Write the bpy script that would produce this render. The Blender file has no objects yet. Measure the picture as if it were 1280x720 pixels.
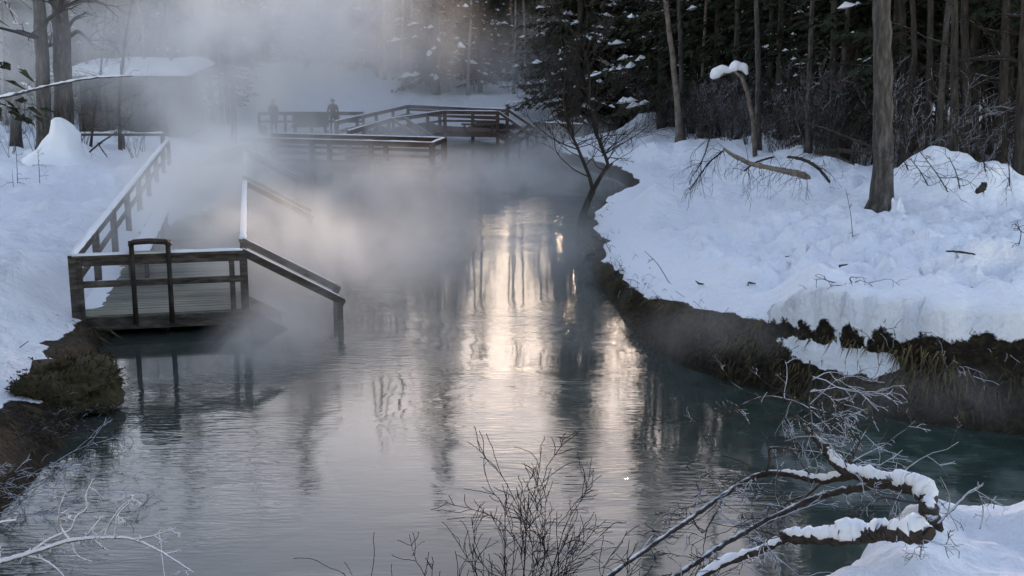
import bpy, math, random
import numpy as np
from mathutils import Vector, Matrix, noise as mnoise
R = math.radians
sc = bpy.context.scene
C = sc.collection

# ------------------------------------------------------------------ camera, sky, sun, exposure
FPX, PITCH, CAMZ = 1480.0, R(11.75), 5.0
SUN_EL, SUN_AZ = R(9.5), R(4.6)          # azimuth clockwise from +Y
cam = bpy.data.cameras.new('camera'); co = bpy.data.objects.new('camera', cam); C.objects.link(co)
cam.sensor_width = 36; cam.lens = 36*FPX/1280; cam.clip_end = 3000; cam.clip_start = 0.1
co.location = (0, 0, CAMZ); co.rotation_euler = (math.pi/2-PITCH, 0, 0); sc.camera = co
wd = bpy.data.worlds.new('World'); sc.world = wd; wd.use_nodes = True
nt = wd.node_tree; bg = nt.nodes['Background']
sky = nt.nodes.new('ShaderNodeTexSky'); sky.sky_type = 'NISHITA'; sky.sun_disc = False
sky.sun_elevation = SUN_EL; sky.sun_rotation = SUN_AZ; sky.dust_density = 0.25; sky.air_density = 0.8
sky.ozone_density = 2.0
nt.links.new(sky.outputs[0], bg.inputs[0]); bg.inputs[1].default_value = 0.15
sl = bpy.data.lights.new('sun', 'SUN'); so = bpy.data.objects.new('sun', sl); C.objects.link(so)
sl.energy = 1.0; sl.angle = R(5); sl.color = (1, .95, .88)
sd = Vector((math.sin(SUN_AZ)*math.cos(SUN_EL), math.cos(SUN_AZ)*math.cos(SUN_EL), math.sin(SUN_EL)))
so.rotation_euler = sd.to_track_quat('Z', 'Y').to_euler()
vs = sc.view_settings; vs.view_transform = 'Standard'; vs.look = 'None'; vs.gamma = 1; vs.use_curve_mapping = False
vs.exposure = 2.2
vs.use_white_balance = True; vs.white_balance_temperature = 9900; vs.white_balance_tint = 24
sc.render.engine = 'CYCLES'
cy = sc.cycles
cy.use_denoising = True; cy.max_bounces = 8; cy.volume_bounces = 3; cy.diffuse_bounces = 3; cy.glossy_bounces = 3
cy.transparent_max_bounces = 16; cy.use_adaptive_sampling = True; cy.adaptive_threshold = 0.02
cy.sample_clamp_indirect = 6; cy.volume_step_rate = 1.0; cy.volume_max_steps = 128
cy.caustics_reflective = False; cy.caustics_refractive = False

# ------------------------------------------------------------------ helpers
def U(px, py, z=None, Y=None):
    """a point of the photograph set at height z or at distance Y"""
    v = (px-640)/FPX; w = (360-py)/FPX
    d = Vector((v, math.cos(PITCH)+w*math.sin(PITCH), -math.sin(PITCH)+w*math.cos(PITCH)))
    t = (z-CAMZ)/d.z if Y is None else Y/d.y
    return Vector((0, 0, CAMZ)) + d*t

class MB:
    def __init__(s): s.v = []; s.f = []; s.m = []
    def face(s, idx, m=0): s.f.append(idx); s.m.append(m)
    def add(s, vs, fs, m=0):
        o = len(s.v); s.v.extend([tuple(p) for p in vs])
        for f in fs: s.f.append([i+o for i in f]); s.m.append(m)
    def box(s, c, size, rz=0, m=0):
        hx, hy, hz = size[0]/2, size[1]/2, size[2]/2; cs, sn = math.cos(rz), math.sin(rz)
        vs = []
        for x, y, z in ((-1,-1,-1),(1,-1,-1),(1,1,-1),(-1,1,-1),(-1,-1,1),(1,-1,1),(1,1,1),(-1,1,1)):
            X, Y = x*hx, y*hy
            vs.append((c[0]+X*cs-Y*sn, c[1]+X*sn+Y*cs, c[2]+z*hz))
        s.add(vs, ((0,3,2,1),(4,5,6,7),(0,1,5,4),(1,2,6,5),(2,3,7,6),(3,0,4,7)), m)
    def beam(s, a, b, w, h, m=0, up=Vector((0,0,1))):
        a, b = Vector(a), Vector(b); d = (b-a).normalized()
        if abs(d.dot(up)) > .98: up = Vector((0,1,0)) if abs(d.y) < .9 else Vector((1,0,0))
        sx = d.cross(up).normalized()*(w/2); sz = sx.cross(d).normalized()*(h/2)
        vs = []
        for p in (a, b):
            vs += [p-sx-sz, p+sx-sz, p+sx+sz, p-sx+sz]
        s.add(vs, ((0,1,2,3),(7,6,5,4),(0,4,5,1),(1,5,6,2),(2,6,7,3),(3,7,4,0)), m)
    def tube(s, pts, rad, sides=5, m=0, cap=True, flat=1.0):
        n = len(pts); pts = [Vector(p) for p in pts]; vs = []; fs = []
        d0 = (pts[1]-pts[0]).normalized()
        ref = Vector((0,0,1)) if abs(d0.z) < .9 else Vector((1,0,0))
        x = d0.cross(ref).normalized()
        for i in range(n):
            d = (pts[min(i+1,n-1)]-pts[max(i-1,0)])
            d = d.normalized() if d.length > 1e-9 else d0
            x = (x-d*x.dot(d)); x = x.normalized() if x.length > 1e-6 else d.orthogonal().normalized()
            y = d.cross(x); r = rad[i] if hasattr(rad, '__len__') else rad
            for k in range(sides):
                a = 2*math.pi*k/sides
                vs.append(pts[i]+x*(r*math.cos(a))+y*(r*flat*math.sin(a)))
        for i in range(n-1):
            for k in range(sides):
                k2 = (k+1) % sides
                fs.append((i*sides+k, i*sides+k2, (i+1)*sides+k2, (i+1)*sides+k))
        if cap and sides > 2:
            fs.append(tuple(range(sides-1,-1,-1))); fs.append(tuple((n-1)*sides+k for k in range(sides)))
        s.add(vs, fs, m)
    def build(s, name, mats, parent=None, smooth=False, loc=None):
        me = bpy.data.meshes.new(name)
        vs = s.v
        if loc is not None: vs = [(p[0]-loc[0], p[1]-loc[1], p[2]-loc[2]) for p in vs]
        me.from_pydata(vs, [], s.f)
        mats = mats if isinstance(mats, (list, tuple)) else [mats]
        for m in mats: me.materials.append(m)
        if len(mats) > 1: me.polygons.foreach_set('material_index', s.m)
        if smooth: me.polygons.foreach_set('use_smooth', [True]*len(me.polygons))
        o = bpy.data.objects.new(name, me); C.objects.link(o)
        if loc is not None: o.location = loc
        if parent: o.parent = parent
        return o

def tag(o, label=None, cat=None, group=None, kind=None):
    if label: o['label'] = label
    if cat: o['category'] = cat
    if group: o['group'] = group
    if kind: o['kind'] = kind
    return o
def thing(name, label, cat, loc=(0,0,0), group=None, rz=0):
    o = bpy.data.objects.new(name, None); C.objects.link(o); o.location = loc; o.rotation_euler.z = rz
    return tag(o, label, cat, group)
def part(mb, name, mats, root, smooth=False):
    """mesh made in world space, hung under a root standing at root.location"""
    if getattr(root, 'location', None) is None: return mb.build(name, mats, root, smooth)
    l = Vector(root.location); r = root.parent
    while r is not None: l = l+Vector(r.location); r = r.parent
    mb.v = [(p[0]-l.x, p[1]-l.y, p[2]-l.z) for p in mb.v]
    return mb.build(name, mats, root, smooth)
def dup(root, loc, rz=0, scale=1, label=None, group=None):
    r = root.copy(); C.objects.link(r); r.location = loc; r.rotation_euler = (0,0,rz); r.scale = (scale,)*3
    if label: r['label'] = label
    if group: r['group'] = group
    for ch in list(root.children):
        c = ch.copy(); C.objects.link(c); c.parent = r
        for g in ch.children:
            d = g.copy(); C.objects.link(d); d.parent = c
    return r

# value noise, vectorised
def _h(ix, iy, s):
    n = (ix.astype(np.int64)*374761393 + iy.astype(np.int64)*668265263 + s*974711) & 0x7fffffff
    n = ((n ^ (n >> 13))*1274126177) & 0x7fffffff
    return ((n ^ (n >> 16)) & 0xffff)/65535.0
def vn(x, y, s=0):
    ix, iy = np.floor(x), np.floor(y); fx, fy = x-ix, y-iy
    fx = fx*fx*fx*(fx*(fx*6-15)+10); fy = fy*fy*fy*(fy*(fy*6-15)+10)
    a = _h(ix, iy, s); b = _h(ix+1, iy, s); c = _h(ix, iy+1, s); d = _h(ix+1, iy+1, s)
    return (a*(1-fx)+b*fx)*(1-fy)+(c*(1-fx)+d*fx)*fy*1.0-0.5
def fbm(x, y, o=4, s=0):
    t = 0; a = 1
    for k in range(o):
        t = t+a*vn(x*2**k+k*17.3, y*2**k-k*9.1, s+k); a *= .5
    return t
def sstep(a, b, x):
    t = np.clip((x-a)/(b-a), 0, 1); return t*t*(3-2*t)

# ------------------------------------------------------------------ materials
class NT:
    def __init__(s, name):
        s.m = bpy.data.materials.new(name); s.m.use_nodes = True; s.t = s.m.node_tree; s.t.nodes.clear()
        s.out = s.t.nodes.new('ShaderNodeOutputMaterial')
    def n(s, typ, **kw):
        nd = s.t.nodes.new('ShaderNode'+typ)
        for k, v in kw.items():
            if k.startswith('i_'):
                key = k[2:]; key = int(key) if key.isdigit() else key.replace('_', ' ')
                if hasattr(v, 'node'): s.t.links.new(v, nd.inputs[key])
                else: nd.inputs[key].default_value = v
            else: setattr(nd, k, v)
        return nd
    def link(s, a, b): s.t.links.new(a, b)
    def ramp(s, fac, stops):
        r = s.n('ValToRGB', i_0=fac); e = r.color_ramp.elements
        while len(e) < len(stops): e.new(.5)
        for el, (p, c) in zip(e, stops):
            el.position = p; el.color = (*c, 1) if hasattr(c, '__len__') else (c, c, c, 1)
        return r.outputs[0]
    def math(s, op, a, b=0.0, c=0.0):
        nd = s.n('Math', operation=op)
        for i, v in enumerate((a, b, c)):
            if hasattr(v, 'node'): s.t.links.new(v, nd.inputs[i])
            else: nd.inputs[i].default_value = v
        return nd.outputs[0]

def mat(name, cols, scale=4, rough=.8, bump=.3, stretch=(1,1,1), detail=6, bdist=.02, spec=.3, coord='Object'):
    t = NT(name); tc = t.n('TexCoord'); mp = t.n('Mapping', i_Vector=tc.outputs[coord]); mp.inputs['Scale'].default_value = stretch
    nz = t.n('TexNoise', i_Vector=mp.outputs[0], i_Scale=scale, i_Detail=detail, i_Roughness=.65)
    k = len(cols); c = t.ramp(nz.outputs[0], [(.3+.4*i/max(k-1,1), cc) for i, cc in enumerate(cols)])
    bp = t.n('Bump', i_Height=nz.outputs[0], i_Strength=bump, i_Distance=bdist)
    b = t.n('BsdfPrincipled', i_Roughness=rough); t.link(c, b.inputs['Base Color']); t.link(bp.outputs[0], b.inputs['Normal'])
    b.inputs['Specular IOR Level'].default_value = spec
    t.link(b.outputs[0], t.out.inputs[0]); return t.m

def frosty(name, dark, white, lo, hi, scale=14, rough=.85):
    """bark carrying rime or snow on its upper side"""
    t = NT(name); g = t.n('NewGeometry'); sep = t.n('SeparateXYZ', i_0=g.outputs['Normal'])
    nz = t.n('TexNoise', i_Vector=g.outputs['Position'], i_Scale=scale, i_Detail=4)
    f = t.math('MULTIPLY_ADD', nz.outputs[0], 1.2, sep.outputs[2])
    mr = t.n('MapRange', i_0=f, i_1=lo, i_2=hi)
    nb = t.n('TexNoise', i_Vector=g.outputs['Position'], i_Scale=30., i_Detail=3)
    dk = t.ramp(nb.outputs[0], [(.3, tuple(x*.6 for x in dark)), (.7, tuple(x*1.4 for x in dark))])
    mx = t.n('MixRGB', i_0=mr.outputs[0], i_1=dk, i_2=(*white, 1))
    bp = t.n('Bump', i_Height=nb.outputs[0], i_Strength=.5, i_Distance=.01)
    b = t.n('BsdfPrincipled', i_Roughness=rough); t.link(mx.outputs[0], b.inputs['Base Color']); t.link(bp.outputs[0], b.inputs['Normal'])
    b.inputs['Specular IOR Level'].default_value = .2
    t.link(b.outputs[0], t.out.inputs[0]); return t.m

M = {}
def make_snow(name, base):
    t = NT(name); g = t.n('NewGeometry')
    n1 = t.n('TexNoise', i_Vector=g.outputs['Position'], i_Scale=5., i_Detail=8, i_Roughness=.6)
    n2 = t.n('TexNoise', i_Vector=g.outputs['Position'], i_Scale=70., i_Detail=3)
    b1 = t.n('Bump', i_Height=n1.outputs[0], i_Strength=.35, i_Distance=.05)
    b2 = t.n('Bump', i_Height=n2.outputs[0], i_Strength=.25, i_Distance=.008, i_Normal=b1.outputs[0])
    b = t.n('BsdfPrincipled', i_Roughness=.75); b.inputs['Base Color'].default_value = (*base, 1)
    b.inputs['Specular IOR Level'].default_value = .25
    t.link(b2.outputs[0], b.inputs['Normal']); t.link(b.outputs[0], t.out.inputs[0]); return t.m
M['snow'] = make_snow('snow', (.86, .87, .90))
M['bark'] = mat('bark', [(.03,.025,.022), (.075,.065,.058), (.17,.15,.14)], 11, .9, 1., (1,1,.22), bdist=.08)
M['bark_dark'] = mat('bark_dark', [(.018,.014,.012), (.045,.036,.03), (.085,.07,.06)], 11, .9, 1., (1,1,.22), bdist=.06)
M['bark_pale'] = mat('bark_pale', [(.06,.055,.052), (.24,.225,.21), (.38,.36,.34)], 3.5, .8, .5, (1,1,2.2), bdist=.02)
M['bark_warm'] = mat('bark_warm', [(.05,.035,.028), (.17,.13,.105), (.27,.22,.18)], 5, .85, .6, (1,1,.7), bdist=.02)
M['needles'] = mat('needles', [(.018,.026,.016), (.042,.052,.03)], 3, .9, 0, spec=.15)
M['needles_brown'] = mat('needles_brown', [(.03,.03,.018), (.06,.055,.034)], 3, .9, 0, spec=.15)
M['twig'] = frosty('twig', (.03,.022,.018), (.6,.61,.65), 1.45, 1.9, 9)
M['twig_dark'] = mat('twig_dark', [(.016,.012,.011), (.045,.034,.03)], 10, .9, .3)
M['twig_frost'] = frosty('twig_frost', (.045,.036,.032), (.5,.51,.55), .7, 1.4, 11)
M['twig_rime'] = frosty('twig_rime', (.07,.06,.058), (.68,.69,.73), .0, .85, 22)
M['limb'] = frosty('limb', (.05,.038,.032), (.74,.75,.78), 1.35, 1.65, 12)
M['wood'] = mat('wood', [(.02,.016,.013), (.075,.06,.05), (.17,.14,.12)], 2.2, .75, .7, (1.5,1.5,6), bdist=.01)
M['wood_dark'] = mat('wood_dark', [(.014,.011,.01), (.04,.031,.026), (.075,.06,.05)], 4, .7, .5)
M['wood_red'] = mat('wood_red', [(.05,.026,.021), (.115,.062,.048), (.17,.10,.08)], 3, .8, .5, (1.5,1.5,6), bdist=.01)
M['wood_snowy'] = frosty('wood_snowy', (.075,.06,.05), (.78,.79,.82), 1.42, 1.62, 5)
M['metal_dark'] = mat('metal_dark', [(.012,.011,.012), (.03,.028,.028)], 20, .5, .1)
M['dirt'] = mat('dirt', [(.02,.014,.01), (.055,.04,.028)], 5, .95, .8)
M['straw'] = mat('straw', [(.03,.02,.011), (.085,.06,.03), (.17,.125,.066)], 6, .9, 0, spec=.1, coord='Generated')
M['moss'] = mat('moss', [(.02,.015,.009), (.05,.04,.017), (.10,.075,.03)], 9, .95, 1.0, bdist=.08)

# deck boards: greenish worn planks
t = NT('deck_boards'); g = t.n('NewGeometry'); ob = t.n('TexCoord')
rnd = g.outputs['Random Per Island']
mp = t.n('Mapping', i_Vector=g.outputs['Position']); mp.inputs['Scale'].default_value = (1.2, 14, 14); mp.inputs['Rotation'].default_value = (0, 0, -.21)
nz = t.n('TexNoise', i_Vector=mp.outputs[0], i_Scale=2.2, i_Detail=6)
s_ = t.math('MULTIPLY_ADD', rnd, .35, t.math('MULTIPLY', nz.outputs[0], .75))
c = t.ramp(s_, [(.25, (.05,.05,.036)), (.55, (.14,.14,.10)), (.85, (.26,.25,.19))])
bp = t.n('Bump', i_Height=nz.outputs[0], i_Strength=.5, i_Distance=.01)
b = t.n('BsdfPrincipled', i_Roughness=.7); t.link(c, b.inputs['Base Color']); t.link(bp.outputs[0], b.inputs['Normal']); t.link(b.outputs[0], t.out.inputs[0])
M['deck_boards'] = t.m

# ground: snow over dark soil and dead grass, told apart by the vertex value "snow"
t = NT('ground_cover'); g = t.n('NewGeometry'); at = t.n('Attribute'); at.attribute_name = 'snow'
n1 = t.n('TexNoise', i_Vector=g.outputs['Position'], i_Scale=3.2, i_Detail=8, i_Roughness=.7)
f = t.math('MULTIPLY_ADD', n1.outputs[0], .9, t.math('SUBTRACT', at.outputs['Fac'], .45))
mask = t.n('MapRange', i_0=f, i_1=.47, i_2=.53)
n2 = t.n('TexNoise', i_Vector=g.outputs['Position'], i_Scale=9., i_Detail=8, i_Roughness=.75)
dirt = t.ramp(n2.outputs[0], [(.3, (.008,.006,.005)), (.5, (.034,.024,.016)), (.68, (.10,.072,.042)), (.8, (.2,.155,.10))])
mx = t.n('MixRGB', i_0=mask.outputs[0], i_1=dirt, i_2=(.86,.87,.90,1))
n3 = t.n('TexNoise', i_Vector=g.outputs['Position'], i_Scale=4.5, i_Detail=8, i_Roughness=.55)
n4 = t.n('TexNoise', i_Vector=g.outputs['Position'], i_Scale=55., i_Detail=3)
b1 = t.n('Bump', i_Height=n3.outputs[0], i_Strength=.9, i_Distance=.12)
b2 = t.n('Bump', i_Height=n4.outputs[0], i_Strength=.22, i_Distance=.01, i_Normal=b1.outputs[0])
b3 = t.n('Bump', i_Height=n2.outputs[0], i_Strength=1., i_Distance=.12)
nm = t.n('MixRGB', i_0=mask.outputs[0], i_1=b3.outputs[0], i_2=b2.outputs[0])
b = t.n('BsdfPrincipled', i_Roughness=.8); t.link(mx.outputs[0], b.inputs['Base Color']); t.link(nm.outputs[0], b.inputs['Normal'])
b.inputs['Specular IOR Level'].default_value = .2
t.link(b.outputs[0], t.out.inputs[0]); M['ground'] = t.m

# water: milky mineral pool, small ripples
t = NT('pool_water'); g = t.n('NewGeometry')
def wav(sx, sy, sc_, det, rot):
    mp = t.n('Mapping', i_Vector=g.outputs['Position']); mp.inputs['Scale'].default_value = (sx, sy, 1); mp.inputs['Rotation'].default_value = (0,0,rot)
    return t.n('TexNoise', i_Vector=mp.outputs[0], i_Scale=sc_, i_Detail=det, i_Roughness=.5, i_Distortion=.6).outputs[0]
w1 = wav(.5, 1.3, 1.7, 3, .12); w2 = wav(.45, 2.2, 7., 2, -.08); w3 = wav(1, 1, .5, 2, 0); w4 = wav(1,1,.22,3,0)
calm = t.n('MapRange', i_0=w4, i_1=.46, i_2=.64, i_3=.12, i_4=1.0).outputs[0]
hgt = t.math('ADD', t.math('MULTIPLY', w1, 1.0), t.math('MULTIPLY', w2, .55))
hgt = t.math('MULTIPLY', hgt, calm)
bp = t.n('Bump', i_Height=hgt, i_Strength=.5, i_Distance=.021)
col = t.ramp(w3, [(.3, (.036,.044,.038)), (.55, (.056,.067,.058)), (.75, (.08,.094,.08))])
sp = t.n('SeparateXYZ', i_0=g.outputs['Position']); w5 = wav(1, 1, 1.6, 6, 0)
bed = t.ramp(w5, [(.35, (.018,.036,.03)), (.55, (.038,.068,.056)), (.72, (.10,.145,.12))])
shallow = t.n('MapRange', interpolation_type='SMOOTHSTEP', i_0=t.math('SUBTRACT', sp.outputs[0], t.math('MULTIPLY', sp.outputs[1], .02)), i_1=1.6, i_2=4.2).outputs[0]
col = t.n('MixRGB', i_0=shallow, i_1=col, i_2=bed).outputs[0]
b = t.n('BsdfPrincipled', i_Roughness=.035, i_IOR=1.33); t.link(col, b.inputs['Base Color']); t.link(bp.outputs[0], b.inputs['Normal'])
t.link(b.outputs[0], t.out.inputs[0]); M['water'] = t.m

# ------------------------------------------------------------------ ground and pool
SH = []      # waterline, counter-clockwise seen from above, from the near right
for p in ((1500,560),(1280,545),(1130,528),(1000,503),(905,478),(845,455),(800,425),(765,385),(745,345),(732,312),(724,287)):
    q = U(*p, z=0); SH.append((q.x, q.y))
for p in ((738,272),(752,256),(788,243),(790,232),(765,218),(722,205),(684,193),(688,183),(740,176),(775,166),(790,160),(770,157),(700,158),(650,160),(560,161),(470,165),(400,172),(330,183),(268,200)):
    q = U(*p, z=0); SH.append((q.x, q.y))
for p in ((262,230),(235,270),(205,320),(165,380),(140,420),(128,450),(122,490),(95,540),(52,590),(18,640),(-30,720)):
    q = U(*p, z=0); SH.append((q.x, q.y))
SH += [(-4.6,8.4), (-3.0,7.6), (0,7.4), (2.6,7.6), (5,7.3), (9,7.0), (14,6.6), (15,10)]
SH = np.array(SH)
def smooth_poly(P, n=2):
    for _ in range(n):
        Q = np.empty((len(P)*2, 2)); N = np.roll(P, -1, 0)
        Q[0::2] = P*.75+N*.25; Q[1::2] = P*.25+N*.75; P = Q
    return P
SHS = smooth_poly(SH, 2)
def shore(x, y):
    """signed distance to the waterline (outside positive) and unit vector pointing to land"""
    A = SHS; B = np.roll(A, -1, 0)
    best = np.full(x.shape, 1e18); nx = np.zeros_like(x); ny = np.zeros_like(x); ins = np.zeros(x.shape, bool)
    for (ax, ay), (bx, by) in zip(A, B):
        dx, dy = bx-ax, by-ay
        t = np.clip(((x-ax)*dx+(y-ay)*dy)/(dx*dx+dy*dy+1e-12), 0, 1)
        ex, ey = x-(ax+t*dx), y-(ay+t*dy); q = ex*ex+ey*ey; m = q < best
        best = np.where(m, q, best); nx = np.where(m, ex, nx); ny = np.where(m, ey, ny)
        cr = ((ay > y) != (by > y)) & (x < (bx-ax)*(y-ay)/(by-ay+1e-12)+ax); ins ^= cr
    d = np.sqrt(best); s = np.where(ins, -1., 1.); L = np.maximum(d, 1e-6)
    return d*s, s*nx/L, s*ny/L

MOUNDS = [  # px, py, z, height, radius: snow humps on the banks
    (800,243,1.0,.42,1.5), (690,196,.5,.3,1.6), (850,230,1.2,.3,1.3), (945,262,1.3,.3,1.6), (960,240,1.3,.35,1.1),
    (1145,225,1.7,.75,1.3), (1240,232,1.7,.5,1.5), (1260,345,1.4,.25,1.6), (1180,300,1.4,.2,1.8), (1010,330,1.2,.2,1.5),
    (900,310,1.1,.2,1.2), (1090,335,1.3,.16,1.2), (830,180,1.1,.6,2.2), (815,140,1.4,.9,2.6), (905,175,1.5,.5,2.2), (1000,160,1.8,.8,2.6),
    (10,330,.9,.4,1.6), (70,260,.9,.35,1.8), (40,215,.9,.3,2.0), (150,215,.8,.3,1.8), (20,400,.8,.3,1.3), (70,345,.8,.25,1.3),
    (880,245,1.1,.25,1.0), (1050,245,1.4,.25,1.5), (170,172,.9,.4,2.4), (560,128,1.0,.8,3.5), (640,140,1.0,.6,3.5), (380,138,.9,1.3,6), (470,134,.9,1.1,5), (300,142,.9,1.0,5), (1165,215,1.8,.5,1.2)]
MW = [(U(a,b,z=c).x, U(a,b,z=c).y, h, r) for a,b,c,h,r in MOUNDS]
def ground_fields(x, y):
    d, nx, ny = shore(x, y)
    w = np.clip(d, 0, None)
    jag = fbm(x*.9, y*.9, 4, 5)*.55
    right = sstep(-.6, .8, x-0.0)*sstep(46, 40, y)*sstep(9.2, 10.2, y)
    near = sstep(10.0, 8.4, y)
    left = (1-right)*(1-near)
    leftdirt = sstep(-5.2, -6.2, x)*sstep(24, 18, y)*(1-near)
    # right bank: dark cut face, snow on top; thicker snow ledge at the near right
    ledge = sstep(3.9, 4.7, x)*sstep(19.0, 18.0, y)*.46 * (1+.5*fbm(x*.7, y*.7, 2, 31))
    dd = w+jag*.35
    zr = np.interp(dd, [0,.12,.35,.6,.85,1.1,1.5,2.5,9,20,60], [-.05,.3,.55,.72,.9,1.06,1.14,1.2,1.42,1.95,2.6])
    zr = zr+ledge*sstep(.86, .95, w+jag*.10)
    zr = zr*(1-.46*sstep(16.5, 25, y)*sstep(6, 2, w))
    zl = np.interp(dd, [0,.15,.5,1.2,2.5,5,12,40], [-.05,.16,.36,.52,.66,.8,1.0,1.4])
    zn = np.interp(w, [0,.2,1,7.4,12], [-.05,.2,.55,3.35,3.5])
    m = sstep(-.62, .12, .79*(x-1.5)-.61*(y-5.2)+.3*fbm(x*1.7, y*1.7, 4, 77))*sstep(7.1, 6.1, y+.3*fbm(x*1.5, y*1.5, 3, 78))
    m = 1-(1-m)**2
    zn = np.maximum(zn, m*(2.5+.10*np.sin(x*1.9+.6)-.09*(x-2)+.2*fbm(x*1.9, y*1.9, 4, 79)))
    z = zr*right+zl*left+zn*near
    land = sstep(.8, 2.0, w)
    z = z+land*(fbm(x*.35, y*.35, 3, 11)*.42+(.5-np.abs(fbm(x*.9, y*.9, 3, 15)))*.22-.11+fbm(x*1.5, y*1.5, 4, 12)*.22+(.4-np.abs(fbm(x*2.3, y*2.3, 3, 16)))*.09)*(1-.8*near)
    tram = sstep(1.2,2.5,w)*right*sstep(30,24,y)           # trodden snow
    z = z+tram*(fbm(x*2.6, y*2.6, 3, 13)*.24-.19*sstep(.08,.24,vn(x*2.7,y*2.7,44))+.06*fbm(x*6,y*6,2,45))
    for mx_, my_, h, r in MW:
        q = ((x-mx_)**2+(y-my_)**2)/(r*r); z = z+land*h*np.exp(-q*1.4)
    z = z+sstep(70, 130, y)*(np.abs(x)*.02)+sstep(60, 73, y)*sstep(9, 4, x)*.95*land
    z = np.where(d < 0, np.maximum(-.05+d*.9, -1.1), z)
    # how much snow lies here
    sn = np.ones_like(x)
    lo_ = .72-.4*sstep(17, 22, y); sn_r = sstep(lo_, lo_+.26, w+jag*(.3+.45*sstep(16.8, 18.5, y)))
    shelf = sstep(.9,.35,np.abs((x-4.75)/1.05))*sstep(.26,.38,w)*sstep(.82,.70,w)*.8   # snow lying on the low shelf
    sn_r = np.maximum(sn_r, shelf)
    sn_l = sstep(.12, .55, w+jag*.5)
    sn_d = sstep(.3, .75, w+jag*1.3)
    sn = sn_r*right + (sn_l*(1-leftdirt)+sn_d*leftdirt)*left + near*np.maximum(sstep(.15,.5,m), sstep(2.5,4.5,w))
    sn = np.where(d < 0, 0, sn)
    return d, nx, ny, z, sn, right, ledge
def gz(x, y):
    return float(ground_fields(np.array([x], float), np.array([y], float))[3][0])

def build_ground():
    NA, rr = 560, [1.0]
    while rr[-1] < 900:
        r = rr[-1]; k = 1.02 if r < 4 else (1.0085 if r < 30 else (1.012 if r < 80 else 1.05)); rr.append(r*k)
    rr = np.array(rr); th = np.linspace(R(-50), R(50), NA)
    T, Rr = np.meshgrid(th, rr); x = (np.sin(T)*Rr).ravel(); y = (np.cos(T)*Rr).ravel()-0.5
    d, nx, ny, z, sn, right, ledge = ground_fields(x, y)
    # the cut bank leans out over the water, the ledge bulges
    w = np.clip(d, 0, None)
    out = right*(np.exp(-((w-.72)/.3)**2)*.24 + (ledge > .1)*np.exp(-((w-1.0)/.14)**2)*.3)
    out = out*(1+.8*fbm(x*2.2, y*2.2, 3, 91))
    x2, y2 = x-nx*out, y-ny*out
    n = len(x); me = bpy.data.meshes.new('ground')
    me.vertices.add(n); me.vertices.foreach_set('co', np.stack([x2,y2,z],1).ravel())
    nr = len(rr); i = np.arange(nr*NA).reshape(nr, NA)
    q = np.stack([i[:-1,:-1], i[:-1,1:], i[1:,1:], i[1:,:-1]], -1).reshape(-1, 4)[:, ::-1]
    me.loops.add(q.size); me.loops.foreach_set('vertex_index', q.ravel())
    me.polygons.add(len(q)); me.polygons.foreach_set('loop_start', np.arange(len(q))*4)
    me.polygons.foreach_set('loop_total', np.full(len(q), 4))
    me.polygons.foreach_set('use_smooth', np.ones(len(q), bool))
    me.update(); me.validate()
    a = me.attributes.new('snow', 'FLOAT', 'POINT'); a.data.foreach_set('value', sn.astype(np.float32))
    me.materials.append(M['ground'])
    o = bpy.data.objects.new('ground', me); C.objects.link(o); tag(o, kind='structure')
build_ground()
mb = MB(); mb.add([(-40,3,0),(40,3,0),(40,80,0),(-40,80,0)], [(0,1,2,3)])
tag(mb.build('water', M['water']), kind='structure')

# ------------------------------------------------------------------ plants
def grow(mb, p, d, L, r, rng, depth, nseg=6, wob=.18, kids=(4,7), ang=(.5,1.0), ratio=(.35,.6), up=.0, rmin=.004, droop=0, start=.25, m=0):
    pts = [Vector(p)]; rads = [r]; d = Vector(d).normalized()
    for i in range(nseg):
        d = (d+Vector((rng.gauss(0,wob), rng.gauss(0,wob), rng.gauss(0,wob)+up-droop*i/nseg))).normalized()
        pts.append(pts[-1]+d*(L/nseg)); rads.append(max(rmin, r*(1-.8*(i+1)/nseg)))
    mb.tube(pts, rads, 7 if r > .04 else (5 if r > .015 else 3), m)
    if depth > 0:
        for _ in range(rng.randint(*kids)):
            f = start+(1-start)*rng.random()**.85; k = min(int(f*nseg), nseg-1)
            q = pts[k].lerp(pts[k+1], f*nseg-k); t = (pts[k+1]-pts[k]).normalized()
            ax = t.orthogonal().normalized(); ax = Matrix.Rotation(rng.random()*6.283, 3, t) @ ax
            nd = Matrix.Rotation(rng.uniform(*ang), 3, ax) @ t
            grow(mb, q, nd, L*rng.uniform(*ratio)*(1.15-.5*f), max(rmin, rads[k]*.6), rng, depth-1, max(3, nseg-1), wob, kids, ang, ratio, up, rmin, droop, .2, m)
    return pts, rads

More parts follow.
